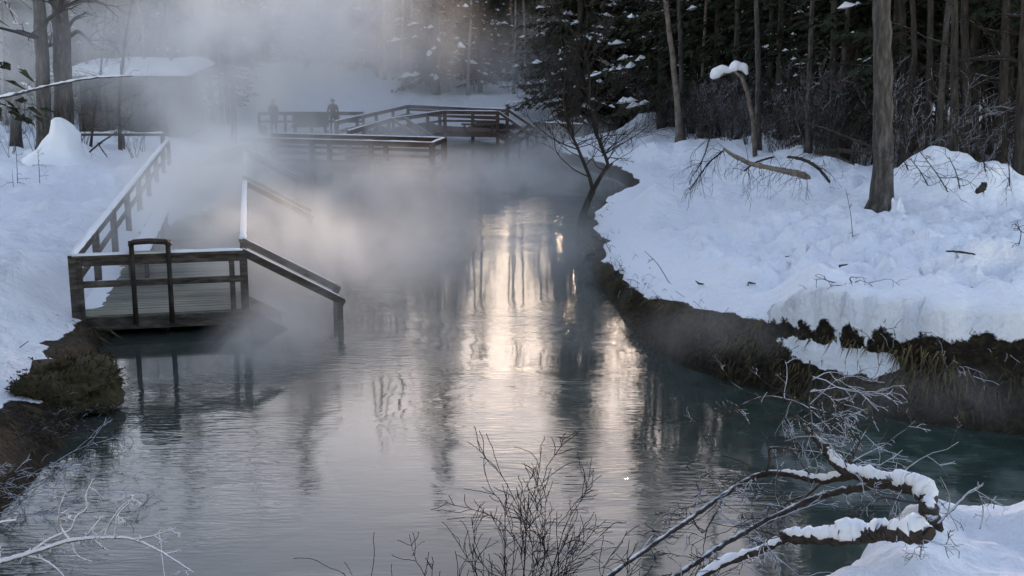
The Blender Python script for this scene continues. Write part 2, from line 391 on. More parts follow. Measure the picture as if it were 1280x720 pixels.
def make_spruce(seed, H, snow, name='spruce_tree', dens=1.0, low=.12, mat_='needles'):
    rng = random.Random(seed); root = thing(name, 'x', 'tree')
    tb = MB(); wob = [(rng.gauss(0,.04), rng.gauss(0,.04)) for _ in range(9)]
    tb.tube([(wob[i][0]*i/3, wob[i][1]*i/3, H*i/8-.6*(i == 0)) for i in range(9)], [max(.015, .0125*H*(1-i/8.3)) for i in range(9)], 8)
    tb.build('trunk', M['bark_dark'], root, True)
    cb = MB(); sb = MB()
    nw = int(26*dens*H/12)+8
    for i in range(nw):
        f = low+(1-low)*(i+rng.random()*.8)/nw; z = H*f
        env = (1-f)**.75*(.18*H)*(.55+.6*min(1, (f-low)*6+.25)) + .12
        for b in range(rng.randint(4, 6)):
            a = rng.random()*6.283; L = env*rng.uniform(.5, 1.12)
            if rng.random() < .12: continue
            drp = rng.uniform(.15, .55)*(1.1-f)
            ca, sa = math.cos(a), math.sin(a); n = max(3, int(L/.17*dens))
            for k in range(n):
                t = (k+rng.random())/n; rr = L*(.12+.88*t)
                zz = z-drp*rr+.28*drp*rr*rr/L+rng.gauss(0,.05)
                px, py = ca*rr, sa*rr
                # a hanging spray each side
                for sgn in (-1, 1):
                    w = rng.uniform(.22, .5)*(1-.55*t)*(.5+.05*H)*.8; aa = a+sgn*rng.uniform(.5, 1.1)
                    ex, ey, ez = px+math.cos(aa)*w, py+math.sin(aa)*w, zz-w*rng.uniform(.15, .8)
                    hw = rng.uniform(.035, .085)*(.6+.04*H)
                    nx_, ny_ = -math.sin(aa)*hw, math.cos(aa)*hw; tz = rng.uniform(-.6, .6)*hw
                    cb.add([(px-nx_,py-ny_,zz-tz),(px+nx_,py+ny_,zz+tz),(ex+nx_*.3,ey+ny_*.3,ez+tz),(ex-nx_*.3,ey-ny_*.3,ez-tz)], [(0,1,2,3)])
            if rng.random() < snow:
                t0 = rng.uniform(.35, .9)
                for k in range(rng.randint(1, 4)):
                    rr = L*min(1, t0+rng.gauss(0,.15)); zz = z-drp*rr+.28*drp*rr*rr/L+.03
                    s = .04+.14*rng.random()**2*(.7+.03*H); c0 = Vector((ca*rr+rng.gauss(0,.1), sa*rr+rng.gauss(0,.1), zz))
                    v = []
                    for e in range(6):
                        an = e*1.047; q = s*rng.uniform(.7, 1.3); e1_ = math.cos(an)*q*1.7; e2_ = math.sin(an)*q*.8; v.append(c0+Vector((ca*e1_-sa*e2_, sa*e1_+ca*e2_, -.3*s*rng.random()-drp*e1_*.6)))
                    v.append(c0+Vector((0,0,s*.75))); v.append(c0-Vector((0,0,s*.45)))
                    cb.add(v, [(e,(e+1)%6,6) for e in range(6)]+[((e+1)%6,e,7) for e in range(6)], 1)
    cb.build('crown', [M[mat_], M['snow']], root)
    return root

def trunk_tree(name, label, pts, r0, r1, bark, rng, nb=10, bl=1.6, z0=.35, group=None, cat='tree', crown=True, sides=10, droop=.12, twm='twig'):
    """pts: world points from the foot up"""
    root = thing(name, label, cat, pts[0], group)
    fine = []; n = len(pts)
    for i in range(n-1):
        for k in range(5):
            t = k/5; p = Vector(pts[i]).lerp(Vector(pts[i+1]), t); fine.append(p+Vector((rng.gauss(0,.012), rng.gauss(0,.012), 0))*min(1, r0*6))
    fine.append(Vector(pts[-1]))
    m = len(fine); rad = [(r0+(r1-r0)*i/(m-1))*(1+.55*math.exp(-i*.9))*rng.uniform(.95, 1.05) for i in range(m)]
    tb = MB(); tb.tube(fine, rad, sides); part(tb, 'trunk', M[bark], root, True)
    if crown:
        cb = MB()
        for _ in range(nb):
            f = z0+(1-z0)*rng.random(); i = min(int(f*(m-1)), m-2); a = rng.random()*6.283
            grow(cb, fine[i], (math.cos(a), math.sin(a), rng.uniform(.1, .9)), bl*rng.uniform(.5, 1.2), rad[i]*.35, rng, 2, 6, .16, (3,5), droop=droop, rmin=.006)
        part(cb, 'crown', M[twm], root)
    return root

rng = random.Random(7)
rngb = random.Random(8)
P_dark = [make_spruce(11, 15, .035, dens=1.0), make_spruce(12, 15, .06, dens=1.1), make_spruce(13, 15, .02, low=.2, dens=.95)]
P_snow = [make_spruce(21, 15, .5, 'snowy_spruce_tree', low=.06), make_spruce(22, 15, .4, 'snowy_spruce_tree', dens=1.1, low=.05, mat_='needles_brown')]
used = set()
def place(proto, x, y, h, label, group):
    loc = (x, y, gz(x, y)-.1); s = h/15; rz = rng.random()*6.283
    if proto.name not in used:
        used.add(proto.name); proto.location = loc; proto.scale = (s,)*3; proto.rotation_euler.z = rz; o = proto
    else: o = dup(proto, loc, rz, s)
    o['label'] = label; o['group'] = group; return o
def scatter(n, azr, depth_of, hgt, protos, label, group, mind=2.2):
    pts = []; tries = 0
    while len(pts) < n and tries < n*60:
        tries += 1
        az = rng.uniform(*azr); t = rng.random(); y = depth_of(az, t); x = math.tan(R(az))*y
        if any((x-a)**2+(y-b)**2 < mind*mind for a, b in pts): continue
        pts.append((x, y)); place(rng.choice(protos), x, y, hgt(az, t), label, group)
def edge_right(az):  # where the wood begins, right of the pool
    return np.interp(az, [3.5, 6, 9, 12, 15, 18, 24, 28], [72, 66, 52, 45, 39, 34, 31, 30])
scatter(105, (4.2, 27), lambda a, t: edge_right(a)+t**1.2*30, lambda a, t: rng.uniform(13, 20)*(.75 if a < 8 else 1), P_dark,
        'dark spruce in the shaded wood behind the right snowy bank', 'spruces of the dark wood on the right', 2.3)
scatter(16, (4.5, 14), lambda a, t: edge_right(a)+t*4, lambda a, t: rng.uniform(4, 9), P_snow,
        'smaller spruce with snow clumps at the edge of the right wood', 'snow clumped spruces at the right edge of the wood', 2.0)
scatter(44, (-13, -2.6), lambda a, t: 73+t*22, lambda a, t: rng.uniform(11, 15), P_snow+P_dark[:1],
        'spruce dusted with snow rising behind the far boardwalk', 'snow dusted spruces behind the far boardwalk', 2.4)
scatter(56, (-2.6, 4.4), lambda a, t: 92+t*22, lambda a, t: rng.uniform(9.0, 11.5), P_snow+P_dark[:1],
        'low spruce in the gap of the wood at the far end of the pool', 'low spruces beyond the far end of the pool', 2.0)
scatter(64, (-27, -13), lambda a, t: 61+t*28, lambda a, t: rng.uniform(11, 17), P_dark+P_snow[1:],
        'dim spruce in the misty wood behind the snow roofed cabin', 'misty spruces behind the cabin', 2.4)
for px, Y, h, lab in ((545,73,22,'tall snow hung spruce right of the pale straight trunk'), (600,75,14,'spruce with snow clumps above the end of the far boardwalk'),
                      (372,80,24,'very tall spruce showing dimly through the steam'), (724,66,21,'tall dense spruce added to block the sun behind the bare tree'),(738,74,22,'tall sun blocking spruce a step behind and right of the dense one'),(708,70,20,'tall sun blocking spruce a step behind and left of the dense one'),(718,78,17,'spruce in the deep middle of the added sun blocking clump'),(732,69,18,'narrow spruce filling the middle of the added sun blocking clump'),(750,70,17,'rightmost spruce of the added sun blocking clump by the inlet'),(830,58,22,'tall spruce behind the leaning birch at the right bank'), (700,82,10.5,'snow flecked spruce behind the bare tree at the waterline')):  # the tight clump behind the bare tree is added to block the low sun
    p = U(px, 52, Y=Y); o = place(rng.choice(P_snow), p.x, Y, h, lab, None)
    if 'group' in o: del o['group']

scatter(0, (0,1), lambda a,t: 1, lambda a,t: 1, P_dark, '', '')
for k in range(26):  # unseen spruces behind the camera, added to cut skylight on faces turned to it
    a = R(115+130*(k+rng.random()*.6)/26); d_ = rng.uniform(11, 30); x, y = math.sin(a)*d_, math.cos(a)*d_
    o = dup(rng.choice(P_dark), (x, y, 3.2), rng.random()*6.28, rng.uniform(.9, 1.25)); o['label'] = 'unseen dark spruce added around the viewpoint for shade'; o['group'] = 'unseen shading spruces added around the viewpoint'
for k in range(24):  # unseen spruces past the left edge, added to darken the left bank
    a = R(-29-rng.random()*34); d_ = rng.uniform(13, 36); x, y = math.sin(a)*d_, math.cos(a)*d_
    if y > 30: a -= R(8); x, y = math.sin(a)*d_, math.cos(a)*d_
    o = dup(rng.choice(P_dark), (x, y, .8), rng.random()*6.28, rng.uniform(.9, 1.25)); o['label'] = 'unseen dark spruce added around the viewpoint for shade'; o['group'] = 'unseen shading spruces added around the viewpoint'

# far wood: nobody could count it
def far_wood():
    mb = MB(); r = random.Random(3)
    for _ in range(620):
        az = r.uniform(-34, 34); y = r.uniform(118, 165); x = math.tan(R(az))*y
        g_ = 1 if -3.2 < az < 5 else 0
        H = r.uniform(11, 13) if g_ else r.uniform(14, 24); z = 1+abs(x)*.015; w = H*r.uniform(.12, .17)
        mb.tube([(x,y,z),(x,y,z+H)], [.15,.02], 4)
        for k in range(15):
            f = .05+.95*k/15; rr = w*(1-f)+.15; zz = z+H*f; a0 = r.random()*6
            v = []; fs = []
            for e in range(7):
                a = a0+e*.9+r.uniform(-.2,.2); q = rr*r.uniform(.6,1.2)
                v += [(x+math.cos(a-.3)*q*.2, y+math.sin(a-.3)*q*.2, zz+.25), (x+math.cos(a)*q, y+math.sin(a)*q, zz-.35*q-r.uniform(0,.4)), (x+math.cos(a+.35)*q*.3, y+math.sin(a+.35)*q*.3, zz-.5)]
                fs.append((e*3, e*3+1, e*3+2))
            mb.add(v, fs)
    tag(mb.build('far_wood', M['needles']), kind='stuff')
far_wood()

# single trees the photograph shows
def gp(px, py, z):
    p = U(px, py, z=z); p.z = gz(p.x, p.y)-.12; return p
def up_from(px, py, z, tops):
    f = gp(px, py, z); out = [f]
    for a, b in tops: out.append(U(a, b, Y=f.y))
    return out
def PT(lst, Y): return [U(a, b, Y=Y) for a, b in lst]
rt = random.Random(5)
trunk_tree('big_tree', 'thick grey trunk standing alone in the snow of the right bank', up_from(1101,254,1.45,[(1104,190),(1104,100),(1101,0),(1097,-140),(1094,-420)]), .235, .16, 'bark', rt, 14, 3, .55, sides=14)
trunk_tree('leaning_birch', 'pale brown birch trunk leaning left at the edge of the wood', up_from(850,172,1.2,[(846,120),(838,50),(831,-10),(822,-120),(815,-260)]), .14, .07, 'bark_warm', rt, 12, 2.5, .4)
trunk_tree('slim_tree', 'slim grey trunk right behind the leaning birch', up_from(853,164,1.2,[(852,100),(850,40),(849,-20),(848,-200)]), .13, .07, 'bark', rt, 10, 2.4, .4)
trunk_tree('birch_tree', 'straight pale birch trunk behind the far boardwalk', up_from(481,134,.9,[(482,90),(483,40),(484,0),(485,-150),(484,-260)]), .16, .09, 'bark_pale', rt, 12, 2.6, .5)
trunk_tree('birch_tree', 'thin pale trunk right of the straight birch, before snowy spruce', up_from(521,128,.9,[(520,60),(519,0),(518,-160)]), .09, .05, 'bark_pale', rt, 10, 2.2, .5)
trunk_tree('birch_tree', 'pale trunk rising out of the thick steam right of the cabin', up_from(276,140,.9,[(276,90),(277,40),(275,0),(275,-150)]), .17, .1, 'bark_pale', rt, 12, 2.6, .5)
trunk_tree('slim_tree', 'pale slanted sapling leaning right under the snowy spruce', up_from(527,128,.9,[(535,85),(548,35),(556,0),(570,-60)]), .06, .03, 'bark_warm', rt, 6, 1.6, .5)
trunk_tree('slim_tree', 'thin trunk at the middle of the forest wall', up_from(643,128,.9,[(642,60),(638,0),(635,-130)]), .09, .05, 'bark_warm', rt, 8, 2.2, .5)
trunk_tree('slim_tree', 'thin trunk left of the leaning birch in the wood', up_from(797,126,1.5,[(797,60),(799,0),(800,-100)]), .09, .05, 'bark', rt, 8, 2.2, .4)
trunk_tree('slim_tree', 'dark straight trunk above the snow capped snag', up_from(948,178,1.5,[(948,90),(946,20),(945,-60),(944,-200)]), .11, .07, 'bark', rt, 9, 2.4, .4)
trunk_tree('slim_tree', 'trunk leaning right in the wood left of the big tree', up_from(968,160,1.8,[(978,90),(990,20),(1000,-40),(1020,-150)]), .1, .06, 'bark_warm', rt, 9, 2.3, .4)
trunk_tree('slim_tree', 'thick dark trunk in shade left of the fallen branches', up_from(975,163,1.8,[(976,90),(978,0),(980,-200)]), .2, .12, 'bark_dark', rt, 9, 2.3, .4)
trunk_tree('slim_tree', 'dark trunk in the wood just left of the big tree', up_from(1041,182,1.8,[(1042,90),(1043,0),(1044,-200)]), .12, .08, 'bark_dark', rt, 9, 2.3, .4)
for k, (px, py) in enumerate(((1160,196),(1193,206),(1133,186),(1215,190),(1252,204),(1277,212))):
    lean = rt.uniform(-8, 8)
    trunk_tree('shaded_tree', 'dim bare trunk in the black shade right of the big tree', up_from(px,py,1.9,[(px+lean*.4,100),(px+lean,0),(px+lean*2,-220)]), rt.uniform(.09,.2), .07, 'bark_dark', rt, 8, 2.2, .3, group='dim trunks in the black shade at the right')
SL = []
for k, (bk_, r_) in enumerate((('bark',.10),('bark_warm',.08),('bark_pale',.09),('bark_dark',.12))):
    SL.append(trunk_tree('slim_tree', 'x', [Vector((rt.gauss(0,.05)*i, rt.gauss(0,.04)*i, i*2.2-.2)) for i in range(8)], r_, r_*.4, bk_, rt, 12, 1.9, .3))
def slim(n, azr, yf, label, group, kinds=(0,0,1,1,2,3)):
    for _ in range(n):
        az = rt.uniform(*azr); y = yf(az)+rt.uniform(-3, 7); x = math.tan(R(az))*y; p = SL[rt.choice(kinds)]; loc = (x, y, gz(x, y)); q = rt.uniform(.7, 1.25)
        if p.name not in used: used.add(p.name); p.location = loc; o = p
        else: o = dup(p, loc, rt.random()*6.28, q); o.rotation_euler = (rt.gauss(0,.035), rt.gauss(0,.05), rt.random()*6.28)
        o['label'] = label; o['group'] = group
slim(24, (4.5, 22), edge_right, 'bare slim trunk at the front of the right wood', 'bare slim trunks of the right wood', (0,3,3,1))
slim(34, (-13, 4), lambda a: 75, 'bare slim trunk rising beyond the far boardwalk', 'bare slim trunks beyond the far boardwalk', (0,1,1,2,2))
slim(24, (-26, -13), lambda a: 58, 'bare slim trunk in the mist behind the cabin', 'bare slim trunks behind the cabin')
# left bank
trunk_tree('big_tree', 'thick trunk left of the tall snow cone on the left bank', up_from(56,192,.95,[(55,120),(52,60),(49,0),(44,-200)]), .27, .2, 'bark', rt, 10, 2.6, .5)
trunk_tree('big_tree', 'thick trunk rising behind the tall snow cone', up_from(80,190,.95,[(79,110),(77,50),(75,0),(72,-200)]), .36, .25, 'bark', rt, 10, 2.6, .5)
trunk_tree('big_tree', 'dim trunk with snowy foot at the left edge', up_from(20,178,.95,[(18,100),(12,40),(8,0),(0,-200)]), .2, .14, 'bark', rt, 10, 2.6, .4)
trunk_tree('slim_tree', 'bare branchy tree in front of the cabin roof', up_from(150,182,.95,[(148,140),(152,90),(158,40),(165,0),(172,-80)]), .07, .03, 'bark_dark', rt, 26, 2.6, .12, droop=.05)
trunk_tree('slim_tree', 'thin twiggy tree left of the cabin', up_from(112,180,.95,[(118,140),(126,90),(131,30),(136,-40)]), .05, .03, 'bark_dark', rt, 20, 2.2, .15, droop=.05)
trunk_tree('slim_tree', 'pale upright trunk behind the cabin in the mist', up_from(232,150,.95,[(234,70),(235,0),(236,-160)]), .14, .08, 'bark_pale', rt, 10, 2.4, .5)
trunk_tree('slim_tree', 'dim trunk behind the steam left of the straight birch', up_from(385,140,.9,[(385,70),(386,0),(387,-160)]), .15, .08, 'bark', rt, 10, 2.4, .5)

# the bare forked tree at the waterline
def water_tree():
    Y = U(727,276,z=.35).y; r = random.Random(41)
    f = U(726,284,Y=Y)
    root = thing('bare_tree', 'bare twin stemmed small tree leaning over the pool edge', 'tree', f)
    S0 = PT([(726,284),(729,268),(735,252),(741,238)], Y); A = PT([(741,238),(737,221),(723,187),(711,162),(704,128),(706,98),(702,66)], Y)
    B = PT([(741,238),(750,222),(760,206),(755,190),(746,167),(737,128),(737,92),(729,58)], Y); S = PT([(757,212),(766,204)], Y)
    tb = MB(); tb.tube(S0, [.13,.10,.085,.085], 8); tb.tube(A, [.06,.055,.045,.04,.03,.02,.01], 6); tb.tube(B, [.07,.06,.055,.045,.04,.03,.02,.01], 6); tb.tube(S, [.045,.03], 6)
    part(tb, 'trunk', M['bark_dark'], root, True)
    cb = MB()
    for st, s in ((A, -1), (B, 1)):
        for i in range(1, len(st)-1):
            for k in range(8 if i > 1 else 2):
                q = st[i].lerp(st[i+1], r.random()); a = r.uniform(-.9, 2.2)*s
                d = Vector((math.sin(a)*.9 if k % 3 else -s*.5, r.uniform(-.7,.7), r.uniform(.15, 1)))
                grow(cb, q, d, r.uniform(.7, 1.7), .016, r, 2, 7, .14, (3,6), (.35,.8), (.35,.6), up=.05, rmin=.0045)
    for px0, py0, dx in ((736,221,-1),(723,187,-1),(711,162,-1),(752,195,1)):
        grow(cb, U(px0,py0,Y=Y), (dx, -.1, .5), 1.9, .02, r, 2, 8, .12, (5,8), up=.03, rmin=.0045)
    part(cb, 'crown', M['twig_dark'], root)
water_tree()

# shrubs
def make_shrub(seed, name, L, n, m, spread=.6, depth=2, r0=.012, droop=.0, up=.03, kids=(3,5), rmin=.004):
    r = random.Random(seed); root = thing(name, 'x', 'shrub'); mb = MB()
    for _ in range(n):
        a = r.random()*6.283; s = r.uniform(0, spread)
        grow(mb, (math.cos(a)*.12, math.sin(a)*.12, -.1), (math.cos(a)*s, math.sin(a)*s, 1), L*r.uniform(.6,1.1), r0, r, depth, 7, .13, kids, (.3,.8), (.35,.6), up, rmin, droop)
    mb.build('branches', M[m], root); return root
SB = [make_shrub(s, 'bare_shrub', 2.0, 7, 'twig_dark' if s % 2 else 'twig', .7) for s in (61,62,63,64)]
def put_shrubs(n, spots, label, group, sc_=(.6,1.3)):
    for x, y in spots:
        p = rng.choice(SB); loc = (x, y, gz(x, y)); s = rng.uniform(*sc_)
        if p.name not in used: used.add(p.name); p.location = loc; p.scale = (s,)*3; o = p
        else: o = dup(p, loc, rng.random()*6.283, s)
        o['label'] = label; o['group'] = group
put_shrubs(0, [(math.tan(R(a))*y, y) for a, y in [(lambda a: (a, edge_right(a)-rng.uniform(-2.5, 2.5)))(rng.uniform(5, 24)) for _ in range(60)]],
           'leafless shrub in the snow along the edge of the right wood', 'leafless shrubs along the right wood', (.5,1.3))
put_shrubs(0, [(rng.uniform(-8, 6), rng.uniform(72, 86)) for _ in range(22)], 'leafless shrub in the snow beyond the far boardwalk', 'leafless shrubs beyond the far boardwalk', (.8,1.6))
put_shrubs(0, [(rng.uniform(-24, -14), rng.uniform(44, 56)) for _ in range(14)], 'leafless shrub near the cabin on the left bank', 'leafless shrubs near the cabin', (.6,1.2))

SB2 = [make_shrub(s, 'snowy_shrub', 2.0, 10, 'twig_frost', .9, kids=(4,6)) for s in (65,66,67)]
SB[:] = SB2
put_shrubs(0, [(math.tan(R(a))*y, y) for a, y in [(lambda a: (a, edge_right(a)-rng.uniform(-1, 3)))(rng.uniform(4.5, 23) if k % 3 else rng.uniform(8, 15)) for k in range(54)]],
           'snow dusted tangled shrub at the foot of the right wood', 'snow dusted shrubs at the foot of the right wood', (.6,1.5))
put_shrubs(0, [(rng.uniform(-11, 7), rng.uniform(73, 86)) for _ in range(24)], 'snow dusted shrub below the trees at the far end', 'snow dusted shrubs at the far end', (1.0,1.9))
# snow capped snag
def snag():
    f = gp(945,182,1.5); Y = f.y
    root = thing('broken_snag', 'bent snag with a thick snow cap on its broken top', 'dead tree', f)
    tb = MB(); P = [f]+PT([(941,150),(934,115),(927,97),(918,89),(905,92),(893,100)], Y); tb.tube(P, [.09,.08,.075,.065,.05,.04,.02], 7); part(tb, 'trunk', M['bark_warm'], root, True)
    sb = MB(); S0_ = PT([(934,93),(930,84),(920,82),(911,88),(903,86),(894,92),(888,99)], Y); R0_ = [.05,.14,.17,.10,.15,.2,.05]; S = []; RR = []
    for i in range(6):
        for k in range(6):
            t_ = k/6; t_s = t_*t_*(3-2*t_); q = S0_[i].lerp(S0_[i+1], t_); S.append(q); RR.append((R0_[i]+(R0_[i+1]-R0_[i])*t_s)*(1+.25*mnoise.noise(q*7)))
    sb.tube(S, RR, 14); part(sb, 'snow_cap', M['snow'], root, True)
snag()

# fallen limbs on the right bank
def limb(name, label, paths, mat_, seed, twigs, tl=.7, twm=None, snow=None, cat='branch', droop=.1, tw_r=.008, tdir=None, depth=1, rmin=.003):
    """paths: lists of (px, py, Y, radius); twigs: how many side twigs on each path"""
    r = random.Random(seed); W = [[U(a,b,Y=c) for a,b,c,_ in p] for p in paths]
    root = thing(name, label, cat, W[0][0]); tb = MB(); cb = MB(); sb = MB()
    for w, p, n in zip(W, paths, twigs):
        fine, rad = [], []
        for i in range(len(w)-1):
            p0 = w[max(i-1,0)]; p3 = w[min(i+2,len(w)-1)]
            for k in range(12):
                t = k/12; a = w[i]; b = w[i+1]
                q = .5*((2*a)+(b-p0)*t+(2*p0-5*a+4*b-p3)*t*t+(3*a-p0-3*b+p3)*t**3)
                rr = p[i][3]+(p[i+1][3]-p[i][3])*t
                fine.append(q+Vector((r.gauss(0,1), r.gauss(0,1), r.gauss(0,1)))*rr*.12); rad.append(rr*r.uniform(.9,1.12))
        fine.append(w[-1]); rad.append(p[-1][3])
        tb.tube(fine, rad, 10 if p[0][3] > .02 else 6)
        for _ in range(n):
            i = r.randrange(len(fine)-1); a = r.random()*6.283
            d = Vector((math.cos(a), math.sin(a)*.6, r.uniform(-.7,.8))) if tdir is None else Vector(tdir)+Vector((r.gauss(0,.5), r.gauss(0,.4), r.gauss(0,.4)))
            grow(cb, fine[i], d, tl*r.uniform(.4,1.2), tw_r, r, depth, 6, .2, (2,5), (.4,1.0), (.3,.6), 0, rmin, droop)
        if snow and snow.get(paths.index(p)):
            lo, hi, th = snow[paths.index(p)]; run = []
            for i, (q, rr) in enumerate(zip(fine, rad)):
                f = i/(len(fine)-1)
                if lo <= f <= hi:
                    k = min(1, (f-lo)*9+.3, (hi-f)*9+.3)*max(.12, .85+.75*mnoise.noise(q*6)+.5*mnoise.noise(q*19))
                    run.append((q+Vector((0,0,rr*.55+th*.35*k)), (rr*.85+th*.45)*k))
            if len(run) > 2: sb.tube([a for a,_ in run], [max(.004,b) for _,b in run], 10, flat=.85)
    part(tb, 'limb', M[mat_], root, True)
    if cb.f: part(cb, 'twig_sprays', M[twm or mat_], root)
    if sb.f: part(sb, 'snow', M['snow'], root, True)
    return root
YB = 28.5
limb('fallen_branch', 'long fallen branch sloping down to the right across the snow', [[(905,186,YB,.03),(918,195,YB,.045),(938,204,YB,.055),(972,212,YB,.065),(1000,218,YB,.08),(1010,223,YB,.07)]], 'bark_warm', 1, [26], .8, 'twig_dark', None, droop=.35, tdir=(-.5,0,-.4))
limb('fallen_branch', 'arched dark branch bending down into the snow beside others', [[(984,196,YB,.03),(1003,199,YB,.04),(1022,210,YB,.04),(1037,228,YB,.03)]], 'bark_dark', 2, [14], .7, 'twig_dark', None, droop=.4)
limb('fallen_branch', 'dark branch reaching left from the foot of the big tree', [[(1092,192,27.5,.04),(1062,189,28,.05),(1020,189,28.5,.05),(1045,196,28.5,.03),(1068,206,28.5,.02)],[(1088,183,27.5,.035),(1060,172,28,.03),(1030,160,28,.02),(1002,152,28,.01)]], 'bark_dark', 3, [12,12], .8, 'twig_dark', None, droop=.3)
limb('fallen_branch', 'twiggy fallen branch drooping beside the pale long one', [[(930,214,YB,.02),(945,203,YB,.025),(968,196,YB,.025)],[(905,188,YB-.5,.02),(885,205,YB-.5,.02),(862,238,YB-.5,.008)],[(888,170,YB,.02),(880,195,YB,.015),(870,215,YB,.01)]], 'twig_dark', 4, [12,16,14], .8, 'twig_dark', None, droop=.5, tdir=(-.5,0,-.7))
limb('dead_stick', 'short bare stick lying on open snow of the right bank', [[(1183,314,17.5,.012),(1200,315,17.5,.018),(1219,318,17.5,.012)]], 'bark_dark', 5, [0], cat='stick')
limb('dead_stalk', 'tall thin dry stalk standing in the open snow', [[(1066,297,20.5,.008),(1063,265,20.5,.006),(1057,236,20.5,.004)]], 'bark_warm', 6, [4], .12, cat='stalk')
limb('dead_stalk', 'thin curved stalk leaning out of the snow rim by the pool', [[(836,353,18,.007),(822,330,18,.006),(806,314,18,.004)]], 'bark_warm', 8, [2], .12, cat='stalk')
limb('dead_stalk', 'small dry weed sticking from snow at the right edge', [[(1274,305,17.5,.007),(1276,290,17.5,.006),(1268,278,17.5,.004)]], 'bark_dark', 9, [8], .2, cat='stalk')
limb('dead_stump', 'small black stump poking from the snow near the right edge', [[(1222,239,24,.05),(1228,235,24,.08),(1231,231,24,.05),(1227,229,24,.02)]], 'bark_dark', 10, [2], .2, cat='stump')
for k, (a,b,c,d_) in enumerate(((1185,240,1150,190),(1232,215,1218,170),(1200,236,1186,196),(1160,232,1136,196),(1135,212,1120,190),(1262,232,1256,185))):
    limb('bare_sapling', 'thin leafless sapling in the snow right of the big tree', [[(a,b,25,.014),((a+c)/2+2,(b+d_)/2,25,.011),(c,d_,25,.006)]], 'twig_dark', 20+k, [10], .6, 'twig_dark', cat='sapling', droop=.05)['group'] = 'thin saplings right of the big tree'
for k, (px, py, z_) in enumerate(((935,357,1.1),(897,378,1.0),(1180,222,1.6),(1050,330,1.3),(985,300,1.2),(1218,362,1.5),(1128,318,1.4),(880,345,1.05),(955,392,1.05),(1015,285,1.25))):
    q = gp(px, py, z_); y_ = q.y; e = rt.uniform(-5, 5)
    f_ = MB(); a_ = q+Vector((0,0,.13)); f_.tube([a_, a_+Vector((rt.uniform(-.12,.12), rt.uniform(-.1,.1), .03)), a_+Vector((rt.uniform(-.22,.22), rt.uniform(-.1,.1), .05))], [.012,.02,.008], 5)
    tag(f_.build('bark_scrap', M['bark_dark'], None, loc=a_), 'little dark scrap of bark or twig lying on the right snow', 'bark scrap', 'scraps of bark on the right snow')
# left bank bits
limb('fallen_tree', 'thin snow covered trunk propped across the left edge', [[(-25,127,40,.05),(20,118,40,.05),(60,108,40,.045),(112,98,40.5,.035),(165,95,41,.02)]], 'bark', 11, [8], .7, 'twig', {0:(.0,1.,.03)}, cat='fallen tree')
limb('dead_stick', 'dark slanted stick in snow left of cabin rail', [[(112,190,41,.03),(126,178,41,.03),(146,165,41,.025)],[(122,178,41,.02),(128,188,41,.02),(134,196,41,.015)]], 'bark_dark', 12, [3,2], .5, cat='stick')
for k, (px, py) in enumerate(((50,225),(18,250),(22,215))):
    limb('dead_stalk', 'thin dry stalk in the snow of the left bank', [[(px,py+14,34,.01),(px-1,py-12,34,.008),(px-3,py-38,34,.004)]], 'bark_dark', 30+k, [6], .3, cat='stalk')['group'] = 'dry stalks on the left bank'

# ------------------------------------------------------------------ wooden decks
def snow_strip(mb, a, b, w, th, rng, n=None, gaps=.0):
    a, b = Vector(a), Vector(b); L = (b-a).length; n = n or max(4, int(L/.12)); d = (b-a).normalized()
    s = d.cross(Vector((0,0,1))).normalized(); vs = []; fs = []
    for i in range(n+1):
        p = a.lerp(b, i/n); h = th*(.55+.9*abs(mnoise.noise(p*1.7)))*(1 if 0 < i < n else .35)
        h *= 1 if mnoise.noise(p*.8+Vector((5,2,0))) > -.6+gaps else .12
        ww = w/2*(.9+.2*mnoise.noise(p*4))
        vs += [p-s*ww, p-s*ww*.85+Vector((0,0,h*.75)), p+Vector((0,0,h)), p+s*ww*.85+Vector((0,0,h*.75)), p+s*ww]
    for i in range(n):
        for k in range(4): fs.append((i*5+k, i*5+k+1, i*5+6+k, i*5+5+k))
    fs += [(0,1,2,3,4)[::-1], tuple(n*5+k for k in range(5))]
    mb.add(vs, fs)

def railing(root, A, B, zf, hr, n, wood, snow=.05, post=.11, first=True, last=True, mid=(.52,), skirt=None, rngs=1):
    """posts, cap rail, mid rails and the snow on the cap between A and B"""
    r = random.Random(rngs); A, B = Vector(A), Vector(B); d = (B-A).normalized()
    for i in range(n+1):
        if (i == 0 and not first) or (i == n and not last): continue
        p = A.lerp(B, i/n); pb = MB(); rz = math.atan2(d.y, d.x)
        pb.box((p.x, p.y, zf+(hr-.04)/2-.25), (post, post, hr-.04+.5), rz); part(pb, 'post', wood, root)
    z = Vector((0,0,zf)); cb = MB(); cb.beam(A+z+Vector((0,0,hr-.02)), B+z+Vector((0,0,hr-.02)), .15, .045)
    cb.beam(A+z+Vector((0,0,hr-.115)), B+z+Vector((0,0,hr-.115)), .045, .14)
    c = part(cb, 'top_rail', wood, root)
    if snow:
        sb = MB(); snow_strip(sb, A+z+Vector((0,0,hr+.004)), B+z+Vector((0,0,hr+.004)), .15, snow, r)
        part(sb, 'snow', M['snow'], root, True)
    for h in mid:
        mbm = MB(); mbm.beam(A+z+Vector((0,0,hr*h)), B+z+Vector((0,0,hr*h)), .05, .11); part(mbm, 'mid_rail', wood, root)

